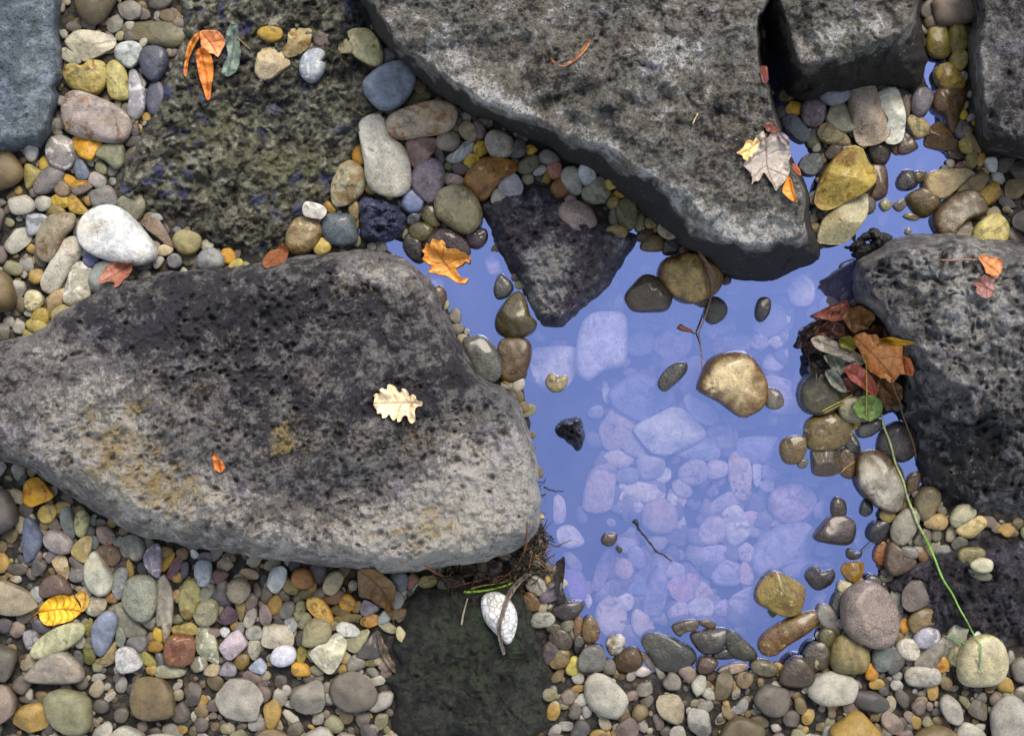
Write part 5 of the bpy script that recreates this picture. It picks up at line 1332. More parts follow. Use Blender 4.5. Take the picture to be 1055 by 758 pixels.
SECT = ['to the right of', 'to the upper right of', 'directly above', 'to the upper left of', 'to the left of', 'to the lower left of', 'directly below', 'to the lower right of']
def label_stones():
    LM = []
    for s in STONE_REC:
        if '=' in s['lab']:
            ph, full = s['lab'].split('=')
            LM.append((s, ph)); s['full'] = full
    seen = set(s['full'] for s in STONE_REC if 'full' in s)
    def sec(a, L): return int(round(math.degrees(math.atan2(-(a['c'][1] - L['c'][1]), a['c'][0] - L['c'][0])) / 45)) % 8
    def size(s): return 'tiny' if s['d'] < 9.5 else 'small' if s['d'] < 16 else 'middling' if s['d'] < 26 else 'large'
    for s in STONE_REC:
        if 'full' in s: continue
        noun = 'sunken stone' if s['under'] else s['o']['category']
        cand = sorted(LM, key=lambda L: np.hypot(*(L[0]['c'] - s['c'])) - 0.5 * L[0]['d'])[:9]
        best = None
        for L, ph in cand:
            if (ph.startswith('the drowned')) and not s['under'] and best: continue
            dd = np.hypot(*(L['c'] - s['c'])); k = sec(s, L)
            riv = [t for t in STONE_REC if t is not s and t is not L and t['tone'] == s['tone'] and t['under'] == s['under'] and sec(t, L) == k and np.hypot(*(t['c'] - L['c'])) < dd * 1.5 + 12]
            r1 = [t for t in riv if size(t) == size(s)]; r2 = [t for t in r1 if t['shp'] == s['shp']]
            sc = len(r2) * 100 + len(r1) * 30 + dd * 0.35
            lab = f"{size(s)} {s['tone']} {s['shp']} {noun} {SECT[k]} {ph}"
            if len(lab.split()) > 16:
                lab = f"{s['tone']} {s['shp']} {noun} {SECT[k]} {ph}"
            if len(lab.split()) > 16:
                lab = f"{s['tone']} {noun} {SECT[k]} {ph}"
            if lab in seen or len(lab.split()) > 16: continue
            if best is None or sc < best[0]: best = (sc, lab)
        s['full'] = best[1] if best else f"{size(s)} {s['tone']} {s['shp']} {noun} at picture column {int(s['c'][0])}"
        seen.add(s['full'])
    for s in STONE_REC: s['o']['label'] = s['full']

build_stones()
label_stones()

# loose gravel between and beyond the counted stones: one object of its own
def build_gravel(name, sites, mat, seed):
    r = np.random.default_rng(seed)
    VV, FF = [], []; base = 0
    M, K = 14, 5
    for (x, y, rad, z, asp) in sites:
        a = r.uniform(0, math.pi); T = np.linspace(0, 2 * math.pi, 9, endpoint=False)
        px = rad * asp * np.cos(T) * (1 + r.uniform(-0.22, 0.22, 9)); py = rad / asp * np.sin(T) * (1 + r.uniform(-0.22, 0.22, 9))
        p = np.stack([x + px * math.cos(a) - py * math.sin(a), y + px * math.sin(a) + py * math.cos(a)], 1)
        h = rad / asp * PX * r.uniform(0.55, 0.85)
        V, F, _ = lump(p, z + 0.3 * h, h, h, r.random() < 0.5, M if rad < 9 else 22, K if rad < 9 else 8, r)
        VV.append(V); FF += [tuple(i + base for i in f) for f in F]; base += len(V)
    if not VV: return
    V = np.concatenate(VV)
    o = link(name, mesh_from(name, V, FF), mat)
    tag(o, kind='stuff')
    return o

def outside_rocks(x, y, m=0.0):
    return all(poly_dist(np.array([x]), np.array([y]), R)[0][0] < -m for R in ROCKPOLY)

def scatter():
    r = np.random.default_rng(77)
    sites = []; water_sites = []
    # margin of the view: larger stones, no overlaps
    pl = [(p.mean(0)[0], p.mean(0)[1], 0.5 * math.sqrt(4 * area_of(p) / math.pi)) for p, _ in ALL_OUT]
    pl = np.array(pl); extra = []
    boxes = [(-330, 30, -300, 1060), (1026, 1390, -300, 1060), (-330, 1390, -300, 30), (-330, 1390, 695, 1060)]
    for rad_lo, rad_hi, tries in ((16, 26, 2600), (10, 16, 5200), (7, 10, 6000)):
        bi = r.choice(4, tries, p=[.2, .2, .27, .33]); B = np.array(boxes)[bi]
        CX, CY = r.uniform(B[:, 0], B[:, 1]), r.uniform(B[:, 2], B[:, 3])
        RD = np.full(tries, -1e9)
        for R in ROCKPOLY: RD = np.maximum(RD, poly_dist(CX, CY, R)[0])
        for ti in range(tries):
            b = boxes[0]
            x, y = CX[ti], CY[ti]; rad = r.uniform(rad_lo, rad_hi); asp = r.uniform(1.0, 1.3)
            if np.any(np.hypot(pl[:, 0] - x, pl[:, 1] - y) < (pl[:, 2] + rad) * 0.98): continue
            if RD[ti] > -rad * 0.7: continue
            pl = np.vstack([pl, [x, y, rad]])
            g = float(ground_z(x, y)[0]); sites.append((x, y, rad, max(g, -0.002) + 0.25 * rad * PX, asp))
    # middling pebbles that fill the gaps of the banks
    n = 9000
    CX, CY = r.uniform(-70, 1125, n), r.uniform(-60, 820, n)
    RD = np.full(n, -1e9)
    for R in ROCKPOLY: RD = np.maximum(RD, poly_dist(CX, CY, R)[0])
    GZ = ground_z(CX, CY)
    for rad0 in (7.5, 5.5, 4.0):
        for ti in range(n):
            if GZ[ti] < -0.004: continue
            rad = rad0 * r.uniform(0.85, 1.15); x, y = CX[ti], CY[ti]
            if RD[ti] > -rad * 0.4: continue
            if np.any(np.hypot(pl[:, 0] - x, pl[:, 1] - y) < (pl[:, 2] + rad) * 0.86): continue
            pl = np.vstack([pl, [x, y, rad]])
            sites.append((x, y, rad, GZ[ti] + 0.2 * rad * PX, r.uniform(1.0, 1.4)))
    # fine gravel in the gaps
    xs = r.uniform(-80, 1130, 7000); ys = r.uniform(-70, 830, 7000)
    g = ground_z(xs, ys)
    inr = np.zeros(7000, bool)
    for R in ROCKPOLY: inr |= poly_dist(xs, ys, R)[0] > 2
    for x, y, gz, ir in zip(xs, ys, g, inr):
        if ir: continue
        rad = 2.2 + 4.6 * r.random() ** 1.8
        if gz > -0.006: sites.append((x, y, rad, gz + r.uniform(-0.001, 0.0025), r.uniform(1, 1.35)))
        elif gz < -0.02 and r.random() < 0.9 * np.clip((x - 585) / 60, 0.06, 1): water_sites.append((x, y, rad * 1.8, gz, r.uniform(1, 1.35)))
    build_gravel('gravel', sites, gravel_mat('gravel_mix', ['8a8478', '6c6458', 'a89c80', '7c6a48', '9a9890', '5c544c', '8c8a68', 'b09048', '7a6a62', 'a8a498', '665a40', '8a7a6c', 'b8b4a4', '54504e'], 0.6, 0.85), 5)
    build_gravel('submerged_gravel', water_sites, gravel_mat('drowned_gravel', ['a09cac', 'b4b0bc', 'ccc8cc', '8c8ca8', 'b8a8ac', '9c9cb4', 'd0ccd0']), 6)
scatter()
build_water()

# ------------------------------------------------------------------ leaves, twigs, grass, roots
def leaf_mat(name, blotch, blotch_amt, edge_col=None, spots=0.3, vein_col=None):
    nt = NT(name); vec, oi = nt.objvec()
    base = oi.outputs['Color']
    n1 = nt.noise(vec, 70, 5, 0.6, 0.5); n2 = nt.noise(vec, 260, 4, 0.65); n3 = nt.noise(vec, 800, 3, 0.7)
    c = nt.mix(nt.ramp(n1, 0.42, 0.66, 0, blotch_amt), base, nt.mix(1.0, base, blotch, 'MULTIPLY'))
    c = nt.mix(1.0, c, nt.grey(nt.math('ADD', nt.ramp(n2, 0.3, 0.7, 0.8, 1.2), nt.ramp(n3, 0.3, 0.7, -0.12, 0.12))), 'MULTIPLY')
    sp = nt.vor(vec, 200)
    c = nt.mix(nt.math('MULTIPLY', nt.ramp(sp, 0.25, 0.12, 0, spots), nt.ramp(n2, 0.48, 0.56)), c, (0.03, 0.015, 0.012))
    ed = nt.attr('edge')
    c = nt.mix(nt.math('MULTIPLY', nt.ramp(nt.math('ADD', ed, nt.ramp(n2, 0.3, 0.7, -0.25, 0.25)), 0.25, 0.0), 0.5), c, nt.mix(1.0, c, (0.42, 0.3, 0.22), 'MULTIPLY'))
    v = nt.attr('vein')
    c = nt.mix(nt.math('MULTIPLY', v, 0.65), c, vein_col or nt.mix(1.0, c, (0.55, 0.42, 0.34), 'MULTIPLY'))
    nt.l(c, nt.bsdf.inputs['Base Color'])
    nt.bsdf.inputs['Roughness'].default_value = 0.5
    h = nt.math('ADD', nt.math('MULTIPLY', n2, 0.6), nt.math('MULTIPLY', v, -0.8))
    nt.bump(nt.math('ADD', h, nt.math('MULTIPLY', n1, 1.2)), 0.6, 0.0014)
    return nt.m

LM_ = {'y': leaf_mat('tan_leaf', (0.8, 0.7, 0.5), 0.6, spots=0.15), 'o': leaf_mat('orange_leaf', (1.0, 0.74, 0.55), 0.7), 'g': leaf_mat('grey_leaf', (0.8, 0.74, 0.72), 0.7, spots=0.9),
       'b': leaf_mat('brown_leaf', (0.62, 0.55, 0.5), 0.8), 'v': leaf_mat('ribbed_leaf', (0.85, 0.6, 0.3), 0.6, vein_col=lin('7a4a18'))}

def wood_mat(name, h, rough=0.6):
    nt = NT(name); vec, oi = nt.objvec()
    n = nt.noise(stretch(nt, vec, 1, 1, 1), 240, 4, 0.7)
    nt.l(nt.mix(1.0, oi.outputs['Color'], nt.grey(nt.ramp(n, 0.3, 0.7, 0.6, 1.3)), 'MULTIPLY'), nt.bsdf.inputs['Base Color'])
    nt.bsdf.inputs['Roughness'].default_value = rough
    nt.bump(n, 0.5, 0.001)
    return nt.m
M_WOOD = wood_mat('bark_and_stem', '000000')

def refresh():
    bpy.context.view_layer.update()
    return bpy.context.evaluated_depsgraph_get()

def tube_mesh(name, pts, rads, n=7):
    pts = [Vector(p) for p in pts]; V, F = [], []
    for i, p in enumerate(pts):
        t = (pts[min(i + 1, len(pts) - 1)] - pts[max(i - 1, 0)])
        t = t.normalized() if t.length > 1e-9 else Vector((1, 0, 0))
        a = t.cross(Vector((0, 0, 1)));
        a = a.normalized() if a.length > 1e-4 else Vector((0, 1, 0)); b = a.cross(t)
        for k in range(n):
            an = 2 * math.pi * k / n
            V.append(p + (a * math.cos(an) + b * math.sin(an)) * rads[i])
    for i in range(len(pts) - 1):
        for k in range(n):
            F.append((i * n + k, i * n + (k + 1) % n, (i + 1) * n + (k + 1) % n, (i + 1) * n + k))
    F.append(tuple(range(n))[::-1]); F.append(tuple((len(pts) - 1) * n + k for k in range(n)))
    return V, F

def resample(p, step):
    p = np.array(p, float); d = np.concatenate([[0], np.cumsum(np.hypot(*np.diff(p, axis=0).T))])
    n = max(int(d[-1] / step) + 1, 2); t = np.linspace(0, d[-1], n)
    return np.stack([np.interp(t, d, p[:, 0]), np.interp(t, d, p[:, 1])], 1)

def spline(p, n=6):
    p = np.array(p, float)
    if len(p) < 3: return p
    q = np.vstack([2 * p[0] - p[1], p, 2 * p[-1] - p[-2]]); out = []
    for i in range(1, len(q) - 2):
        for k in range(n):
            t = k / n
            out.append(0.5 * ((2 * q[i]) + (-q[i - 1] + q[i + 1]) * t + (2 * q[i - 1] - 5 * q[i] + 4 * q[i + 1] - q[i + 2]) * t * t + (-q[i - 1] + 3 * q[i] - 3 * q[i + 1] + q[i + 2]) * t**3))
    out.append(p[-1])
    return np.array(out)

def leaf(outline, hx, kind, veins, label, curl=0.004, lift=0.0015, origin=(0, 0, 1), stalk=None, cat='leaf', name='fallen_leaf', step=1.0, wob=0.0012, tens=0.35, stalk_r=0.55, group=None, tilt=(0.0, 0.0)):
    ox, oy, sc = origin
    O = P(outline) / sc + np.array([ox, oy]); Os = smooth_poly(O, 4, tens)
    dg = refresh()
    x0, y0 = Os.min(0) - step; x1, y1 = Os.max(0) + step
    gx = np.arange(x0, x1 + step, step); gy = np.arange(y0, y1 + step, step)
    X, Y = np.meshgrid(gx, gy); sh = X.shape; x, y = X.ravel(), Y.ravel()
    d, nx, ny = poly_dist(x, y, Os)
    ins = (d > 0).reshape(sh)
    fm = ins[1:, :-1] | ins[1:, 1:] | ins[:-1, 1:] | ins[:-1, :-1]
    x = np.where(d < 0, nx, x); y = np.where(d < 0, ny, y); d = np.maximum(d, 0)
    idx = np.arange(x.size).reshape(sh)
    F = np.stack([idx[1:, :-1][fm], idx[1:, 1:][fm], idx[:-1, 1:][fm], idx[:-1, :-1][fm]], 1)
    used = np.unique(F); rm = -np.ones(x.size, int); rm[used] = np.arange(used.size); F = rm[F]
    x, y, d = x[used], y[used], d[used]
    hz = np.array([cast(a, b, dg)[0].z for a, b in zip(x, y)])
    # the leaf spans hollows: fit a sheet through the supports, stay above every hit
    med = np.percentile(hz, 55)
    hh = np.maximum(hz, med - 0.006)
    A = np.stack([x - x.mean(), y - y.mean(), np.ones_like(x)], 1)
    co = np.linalg.lstsq(A, hh, rcond=None)[0]
    pl = A @ co
    nb = [[] for _ in range(len(x))]
    Z = np.maximum(pl, hh)
    e = np.concatenate([F[:, [0, 1]], F[:, [1, 2]], F[:, [2, 3]], F[:, [3, 0]]])
    for it in range(14):
        acc = np.zeros(len(x)); cnt = np.zeros(len(x))
        np.add.at(acc, e[:, 0], Z[e[:, 1]]); np.add.at(cnt, e[:, 0], 1); np.add.at(acc, e[:, 1], Z[e[:, 0]]); np.add.at(cnt, e[:, 1], 1)
        Z = np.maximum(0.4 * Z + 0.6 * acc / cnt, hh)
    VL = [spline(P(v) / sc + np.array([ox, oy]), 6) for v in veins]
    vd = np.full(x.shape, 99.0)
    for i, v in enumerate(VL):
        for k in range(len(v) - 1):
            ax, ay = v[k]; bx, by = v[k + 1]; L = max((bx - ax)**2 + (by - ay)**2, 1e-9)
            t = np.clip(((x - ax) * (bx - ax) + (y - ay) * (by - ay)) / L, 0, 1)
            vd = np.minimum(vd, np.hypot(x - ax - t * (bx - ax), y - ay - t * (by - ay)) * (1.0 if i == 0 else 1.35))
    R = math.sqrt(area_of(O) / math.pi)
    q = np.clip(vd / R, 0, 1.2) if VL else np.clip(1 - d / R, 0, 1)
    ed = np.clip(1 - d / (0.6 * R), 0, 1)
    sd = int(abs(x.sum())) % 50
    z = Z + lift + curl * (ed ** 2) * (0.55 + 0.9 * fbm(x, y, R * 1.2, 2, sd)) + wob * (1 + fbm(x, y, R * 0.7, 3, sd + 3) * 2) * 0.7
    z = z + tilt[0] * (x - x.mean()) / R + tilt[1] * (y - y.mean()) / R
    if VL: z = z - 0.0006 * np.exp(-(vd / 1.4) ** 2)
    k = (CAM_H - z) / CAM_H * PX
    P3 = np.stack([(x - 527.5) * k, (379 - y) * k, z], 1)
    c = np.array([P3[:, 0].mean(), P3[:, 1].mean(), P3[:, 2].min()])
    n = len(x)
    V = np.concatenate([P3, P3 - np.array([0, 0, 0.00045])]) - c
    es = np.sort(e, 1); key = es[:, 0] * (n + 1) + es[:, 1]
    u, inv, cn = np.unique(key, return_inverse=True, return_counts=True); be = e[cn[inv] == 1]
    FF = np.concatenate([F, F[:, ::-1] + n, np.stack([be[:, 1], be[:, 0], be[:, 0] + n, be[:, 1] + n], 1)])
    root = bpy.data.objects.new(name, None); COL.objects.link(root); root.location = c
    root.empty_display_size = 0.01
    tag(root, label, cat, group or 'fallen leaves')
    vv = np.exp(-(vd / 0.75) ** 2) if VL else np.zeros(n)
    b = link('blade', mesh_from('blade', V, FF, attrs={'vein': np.tile(vv, 2), 'edge': np.tile(np.clip(d / (0.5 * R), 0, 1), 2)}), LM_[kind], root)
    b.color = (*lin(hx, {'o': 0.82, 'y': 0.85, 'v': 0.85}.get(kind, 0.6)), 1)
    def on_leaf(pp, up):
        out = []
        for a in pp:
            i = int(np.argmin((x - a[0])**2 + (y - a[1])**2)); zz = z[i] + up
            w = W(a[0], a[1], zz); out.append((float(w[0]) - c[0], float(w[1]) - c[1], zz - c[2]))
        return out
    if VL:
        rp = resample(VL[0], 2.0); pts = on_leaf(rp, 0.0002)
        rad = np.linspace(0.0007, 0.00025, len(pts)) * (R / 22) ** 0.5
        Vv, Fv = tube_mesh('midrib', pts, rad)
        m = link('midrib', mesh_from('midrib', np.array([tuple(p) for p in Vv]), Fv), M_WOOD, root)
        m.color = tuple(min(1, v * f) for v, f in zip(lin(hx), (0.75, 0.6, 0.5))) + (1,)
    if stalk:
        sp = resample(spline(P(stalk) / sc + np.array([ox, oy])), 2.5)
        zz = []
        for a in sp:
            zz.append(max(cast(a[0], a[1], dg)[0].z, med - 0.01) + 0.0014)
        zz = np.convolve(np.pad(zz, 2, mode='edge'), np.ones(5) / 5, 'valid'); zz[0] = float(z[int(np.argmin((x - sp[0][0])**2 + (y - sp[0][1])**2))])
        pts = [(float(W(a[0], a[1], h)[0]) - c[0], float(W(a[0], a[1], h)[1]) - c[1], h - c[2]) for a, h in zip(sp, zz)]
        Vv, Fv = tube_mesh('stalk', pts, np.linspace(stalk_r, stalk_r * 0.8, len(pts)) * PX)
        m = link('stalk', mesh_from('stalk', np.array([tuple(p) for p in Vv]), Fv), M_WOOD, root)
        m.color = tuple(v * f for v, f in zip(lin(hx), (0.8, 0.6, 0.5))) + (1,)
    return root

def strand(name, pts, r0, r1, hx, label, cat, origin=(0, 0, 1), parent=None, up=0.0, span=0.004, group=None, flat=1.0, jag=0.0, rel=None, zbase=None, knob=0):
    ox, oy, sc = origin
    sp = resample(spline(P(pts) / sc + np.array([ox, oy])), 2.2)
    dg = refresh()
    hz = np.array([cast(a[0], a[1], dg)[0].z for a in sp])
    med = np.median(hz)
    z = np.maximum(hz, med - span)
    for _ in range(10):
        z = np.maximum(np.convolve(np.pad(z, 2, mode='edge'), np.ones(5) / 5, 'valid'), np.minimum(hz, z.max()))
    r = np.linspace(r0, r1, len(sp)) * PX
    if jag:
        r = r * (1 + jag * np.array([random.uniform(-1, 1) for _ in r])); 
        sp = sp + np.array([[random.uniform(-1, 1) * jag, random.uniform(-1, 1) * jag] for _ in sp])
    if knob: r[:knob] *= np.linspace(2.4, 1.2, knob)
    z = z + r * 0.8 + up
    pts3 = [(float(W(a[0], a[1], h)[0]), float(W(a[0], a[1], h)[1]), float(h)) for a, h in zip(sp, z)]
    c = np.array(pts3).mean(0) if parent is None else np.array(parent.location)
    V, F = tube_mesh(name, [np.array(p) - c for p in pts3], r)
    V = np.array([tuple(v) for v in V])
    o = link(name, mesh_from(name, V, F), M_WOOD, parent, loc=c if parent is None else (0, 0, 0))
    o.color = (*lin(hx), 1)
    if label: tag(o, label, cat, group)
    return o

T = lambda ox, oy, sc: (ox, oy, sc)
A1, A2, A3, A4 = T(30, 30, 4.212), T(270, 30, 4.212), T(510, 30, 4.212), T(750, 30, 3.836)
A5, A6, A7, A8 = T(30, 200, 4.212), T(270, 200, 4.212), T(510, 200, 4.212), T(750, 200, 3.836)
A9, A10, A11, A12 = T(30, 370, 4.212), T(270, 370, 4.212), T(510, 370, 4.212), T(750, 370, 3.836)
A13, A14, A15, A16 = T(30, 520, 4.212), T(270, 520, 4.212), T(510, 520, 4.212), T(750, 520, 3.836)

# single leaves
leaf('483 200 488 170 484 155 498 148 512 150 510 132 520 125 540 130 546 110 560 110 578 120 590 140 604 146 606 128 622 130 636 148 640 166 652 152 666 160 672 178 695 185 692 204 672 206 662 228 666 262 650 280 636 268 628 245 612 248 602 268 588 272 584 250 572 266 560 256 552 240 538 252 522 256 518 236 500 236 496 218',
     'f0dcb6', 'y', ['694 186 640 187 590 188 540 190 490 192', '660 188 640 215 645 260', '630 187 612 150 605 135', '610 188 590 225 590 260', '590 188 568 150 555 120', '560 190 540 220 525 245', '550 190 530 160 515 140'],
     'cream lobed oak leaf lying on the huge pitted boulder', origin=A10, curl=0.005, step=0.8, tens=0.45)
leaf('692 245 705 235 712 212 728 218 738 195 760 200 770 205 780 198 795 215 796 232 812 238 830 236 850 240 858 250 875 252 890 262 905 278 900 300 884 292 872 304 860 312 842 322 848 340 860 356 872 366 895 365 885 385 862 388 838 380 820 368 800 356 780 352 762 346 740 342 720 340 728 322 738 312 716 300 695 282 706 262',
     'f4ae50', 'o', ['862 380 830 350 800 310 770 270 740 225', '800 310 840 285 890 280', '790 300 750 300 700 270', '815 330 780 340 740 338', '780 285 785 250 790 220'], 'orange and yellow maple leaf at the top left end of the pool', origin=A6, curl=0.009, step=0.8, tens=0.35, wob=0.002, stalk='862 382 885 378 893 366')
leaf('300 382 312 352 335 312 375 298 415 302 452 300 446 330 428 358 410 372 384 402 366 404 372 384 340 380 316 388', 'b4745a', 'b', ['448 304 400 330 350 358 310 380', '400 330 420 350', '370 345 350 325'], 'curled red-brown leaf on a grey rounded stone below the white egg-shaped stone', origin=A5, curl=0.006, wob=0.002)
leaf('0 292 18 262 40 242 62 240 88 212 105 230 115 250 108 278 100 296 60 310 12 320', 'a86a44', 'b', ['112 248 60 275 8 312', '70 270 80 235', '60 278 80 300'], 'small copper leaf tip between the brown oval stone and the huge boulder', origin=A6, curl=0.005)
leaf('742 12 780 5 822 10 852 55 838 90 820 122 800 108 776 104 748 82', 'eaa068', 'o', ['750 20 785 60 818 112', '785 60 830 50'], 'salmon-orange broad leaf piece at the top edge of the mossy rock', origin=A1, curl=0.005)
leaf('722 112 738 84 762 82 790 118 800 160 798 210 790 260 784 304 770 306 756 262 738 208', 'd8822a', 'o', ['745 95 765 180 778 300', '760 160 785 140', '765 190 742 170'], 'narrow rusty orange leaf hanging below the salmon one on the mossy rock', origin=A1, curl=0.005)
leaf('688 70 712 30 742 10 738 40 716 80 694 130 682 206 670 192 676 130', 'c47a1c', 'o', ['738 15 700 80 676 196'], 'thin curled ochre leaf sliver left of the narrow orange leaf', origin=A1, curl=0.004, wob=0.002)
leaf('850 40 872 -20 905 -18 912 60 918 112 902 182 862 206 834 192 848 140 862 112', '84998c', 'g', ['890 0 885 100 862 200'], 'grey-green narrow leaf at the top edge right of the orange leaves', origin=A1, curl=0.007)
leaf('60 540 72 515 84 490 92 470 104 440 112 420 126 414 140 402 148 425 152 442 164 420 176 400 192 406 212 412 228 430 244 450 242 476 250 502 240 520 246 562 232 590 216 612 204 622 190 640 176 612 160 592 150 575 140 568 130 590 118 602 106 600 94 614 96 590 84 562',
     'c6bcb0', 'g', ['152 430 152 500 160 560 188 630', '152 480 110 500 70 540', '154 500 200 480 245 480', '156 540 125 560 100 600', '158 550 200 570 235 580'], 'large grey dark-spotted leaf at the right edge of the long slab', origin=A4, curl=0.006, step=0.9)
leaf('34 490 50 476 64 462 70 445 82 438 100 442 112 430 126 448 118 466 116 482 100 494 96 508 84 502 76 522 62 514 56 500', 'e6c684', 'y', ['122 440 90 470 45 495', '95 468 90 450', '80 478 85 500'], 'small cream oak leaf lying on the large grey spotted leaf', origin=A4, curl=0.004, step=0.8)
leaf('214 642 224 610 240 582 254 604 262 640 276 682 256 680 238 668', 'd8902c', 'o', ['242 590 250 640 268 680', '250 640 230 640'], 'yellow-orange leaf tip below the large grey spotted leaf', origin=A4, curl=0.005)
leaf('252 532 268 534 284 552 290 580 274 574 262 560', 'b0603c', 'o', ['254 534 286 578'], 'small red-brown leaf scrap beside the large grey spotted leaf', origin=A4, curl=0.003)
leaf('240 125 256 142 280 152 304 150 330 134 352 118 372 90 386 70 414 36 412 64 396 90 376 114 352 136 322 156 296 162 276 158 252 146', 'c08c62', 'b', ['242 128 285 157 330 147 380 95 413 42'], 'curved narrow sickle-shaped brown leaf lying high on the long slab', origin=A3, curl=0.004, step=0.8)
leaf('880 244 902 262 922 290 942 316 956 342 962 372 958 402 950 430 940 452 926 442 918 408 914 370 906 338 898 310 890 278', '8a6848', 'b', ['882 246 915 320 935 390 934 450'], 'long brown pointed leaf draped over the speckled golden stone', origin=A7, curl=0.004,
     stalk='934 448 915 520 898 570 882 604')
leaf('40 462 58 432 80 410 104 398 130 392 160 392 190 400 208 420 220 440 226 465 206 484 180 502 156 510 130 516 106 522 80 523 62 514 48 498', 'f0be22', 'v',
     ['226 462 180 455 130 452 80 460 44 466', '190 456 205 430 200 410', '165 454 180 425 170 395', '140 452 152 420 140 394', '115 453 122 425 108 398', '90 457 92 435 78 414', '180 456 195 480 190 495', '155 454 170 485 160 508', '130 453 142 490 128 514', '105 456 112 490 100 520', '80 460 85 490 70 515'],
     'bright yellow leaf with brown ribs among the pebbles of the lower left', origin=A13, curl=0.006, step=0.8, stalk='40 464 28 474 14 482')
leaf('198 392 216 376 236 370 252 388 262 412 252 448 234 462 220 462 226 440 216 418', 'd0a84a', 'y', ['240 375 244 410 228 458'], 'curled pale yellow leaf tip touching the bright yellow ribbed leaf', origin=A13, curl=0.007)
leaf('414 288 440 278 482 278 518 298 552 322 574 346 582 372 574 408 566 440 560 482 540 462 520 440 494 426 470 410 442 402 420 396 416 340', '8c6a3a', 'b',
     ['420 285 470 320 520 370 555 430 562 480', '480 330 520 310', '510 360 560 360', '470 320 440 350', '500 350 470 390', '530 385 510 425'], 'broad olive-brown leaf below the huge boulder beside the lower mossy rock', origin=A14, curl=0.007, stalk='562 478 570 510 580 540')
leaf('498 562 512 560 530 592 544 632 560 668 576 704 580 730 560 716 540 690 522 662 512 640', '74685c', 'b', ['505 562 530 630 575 720'], 'dull grey-brown narrow leaf at the left rim of the lower mossy rock', origin=A14, curl=0.004)
leaf('160 300 132 302 106 318 82 342 60 370 44 402 32 440 22 480 8 520 10 560 18 600 34 650 46 640 34 600 26 560 26 530 40 480 54 440 70 402 92 366 118 334 140 316', '80776f', 'b', ['158 302 90 350 45 430 18 530 40 645'],
     'long grey strap-shaped leaf bent across the white crackled stone', origin=A15, curl=0.003, step=0.9)
leaf('796 424 804 408 816 412 820 430 834 440 850 462 842 484 828 492 816 484 804 480 800 462', 'cc7a28', 'o', ['806 412 822 445 830 488'], 'tiny orange leaf scrap on the left half of the huge boulder', origin=A9, curl=0.003, step=0.7)
leaf('262 330 266 262 282 244 302 228 304 280 296 340 292 402 278 412 264 372', '2a2320', 'b', ['300 235 285 300 278 405'], 'black bark flake standing at the left pool shore', origin=A15, curl=0.006, cat='bark', name='bark_flake', tilt=(0, 0.0))
leaf('126 150 154 148 160 198 150 216 136 208', '8c5048', 'b', ['130 152 150 214'], 'reddish leaf piece stuck in the crevice right of the long slab', origin=A4, curl=0.004)
leaf('142 376 172 368 206 394 196 408 168 410 150 400', '7c4036', 'b', ['145 380 204 398'], 'dark red leaf piece above the large grey spotted leaf', origin=A4, curl=0.003)
leaf('196 408 220 412 240 430 242 462 220 452 206 438', 'a09096', 'g', ['200 410 240 458'], 'small mauve-grey leaf lobe behind the large grey spotted leaf', origin=A4, curl=0.004)

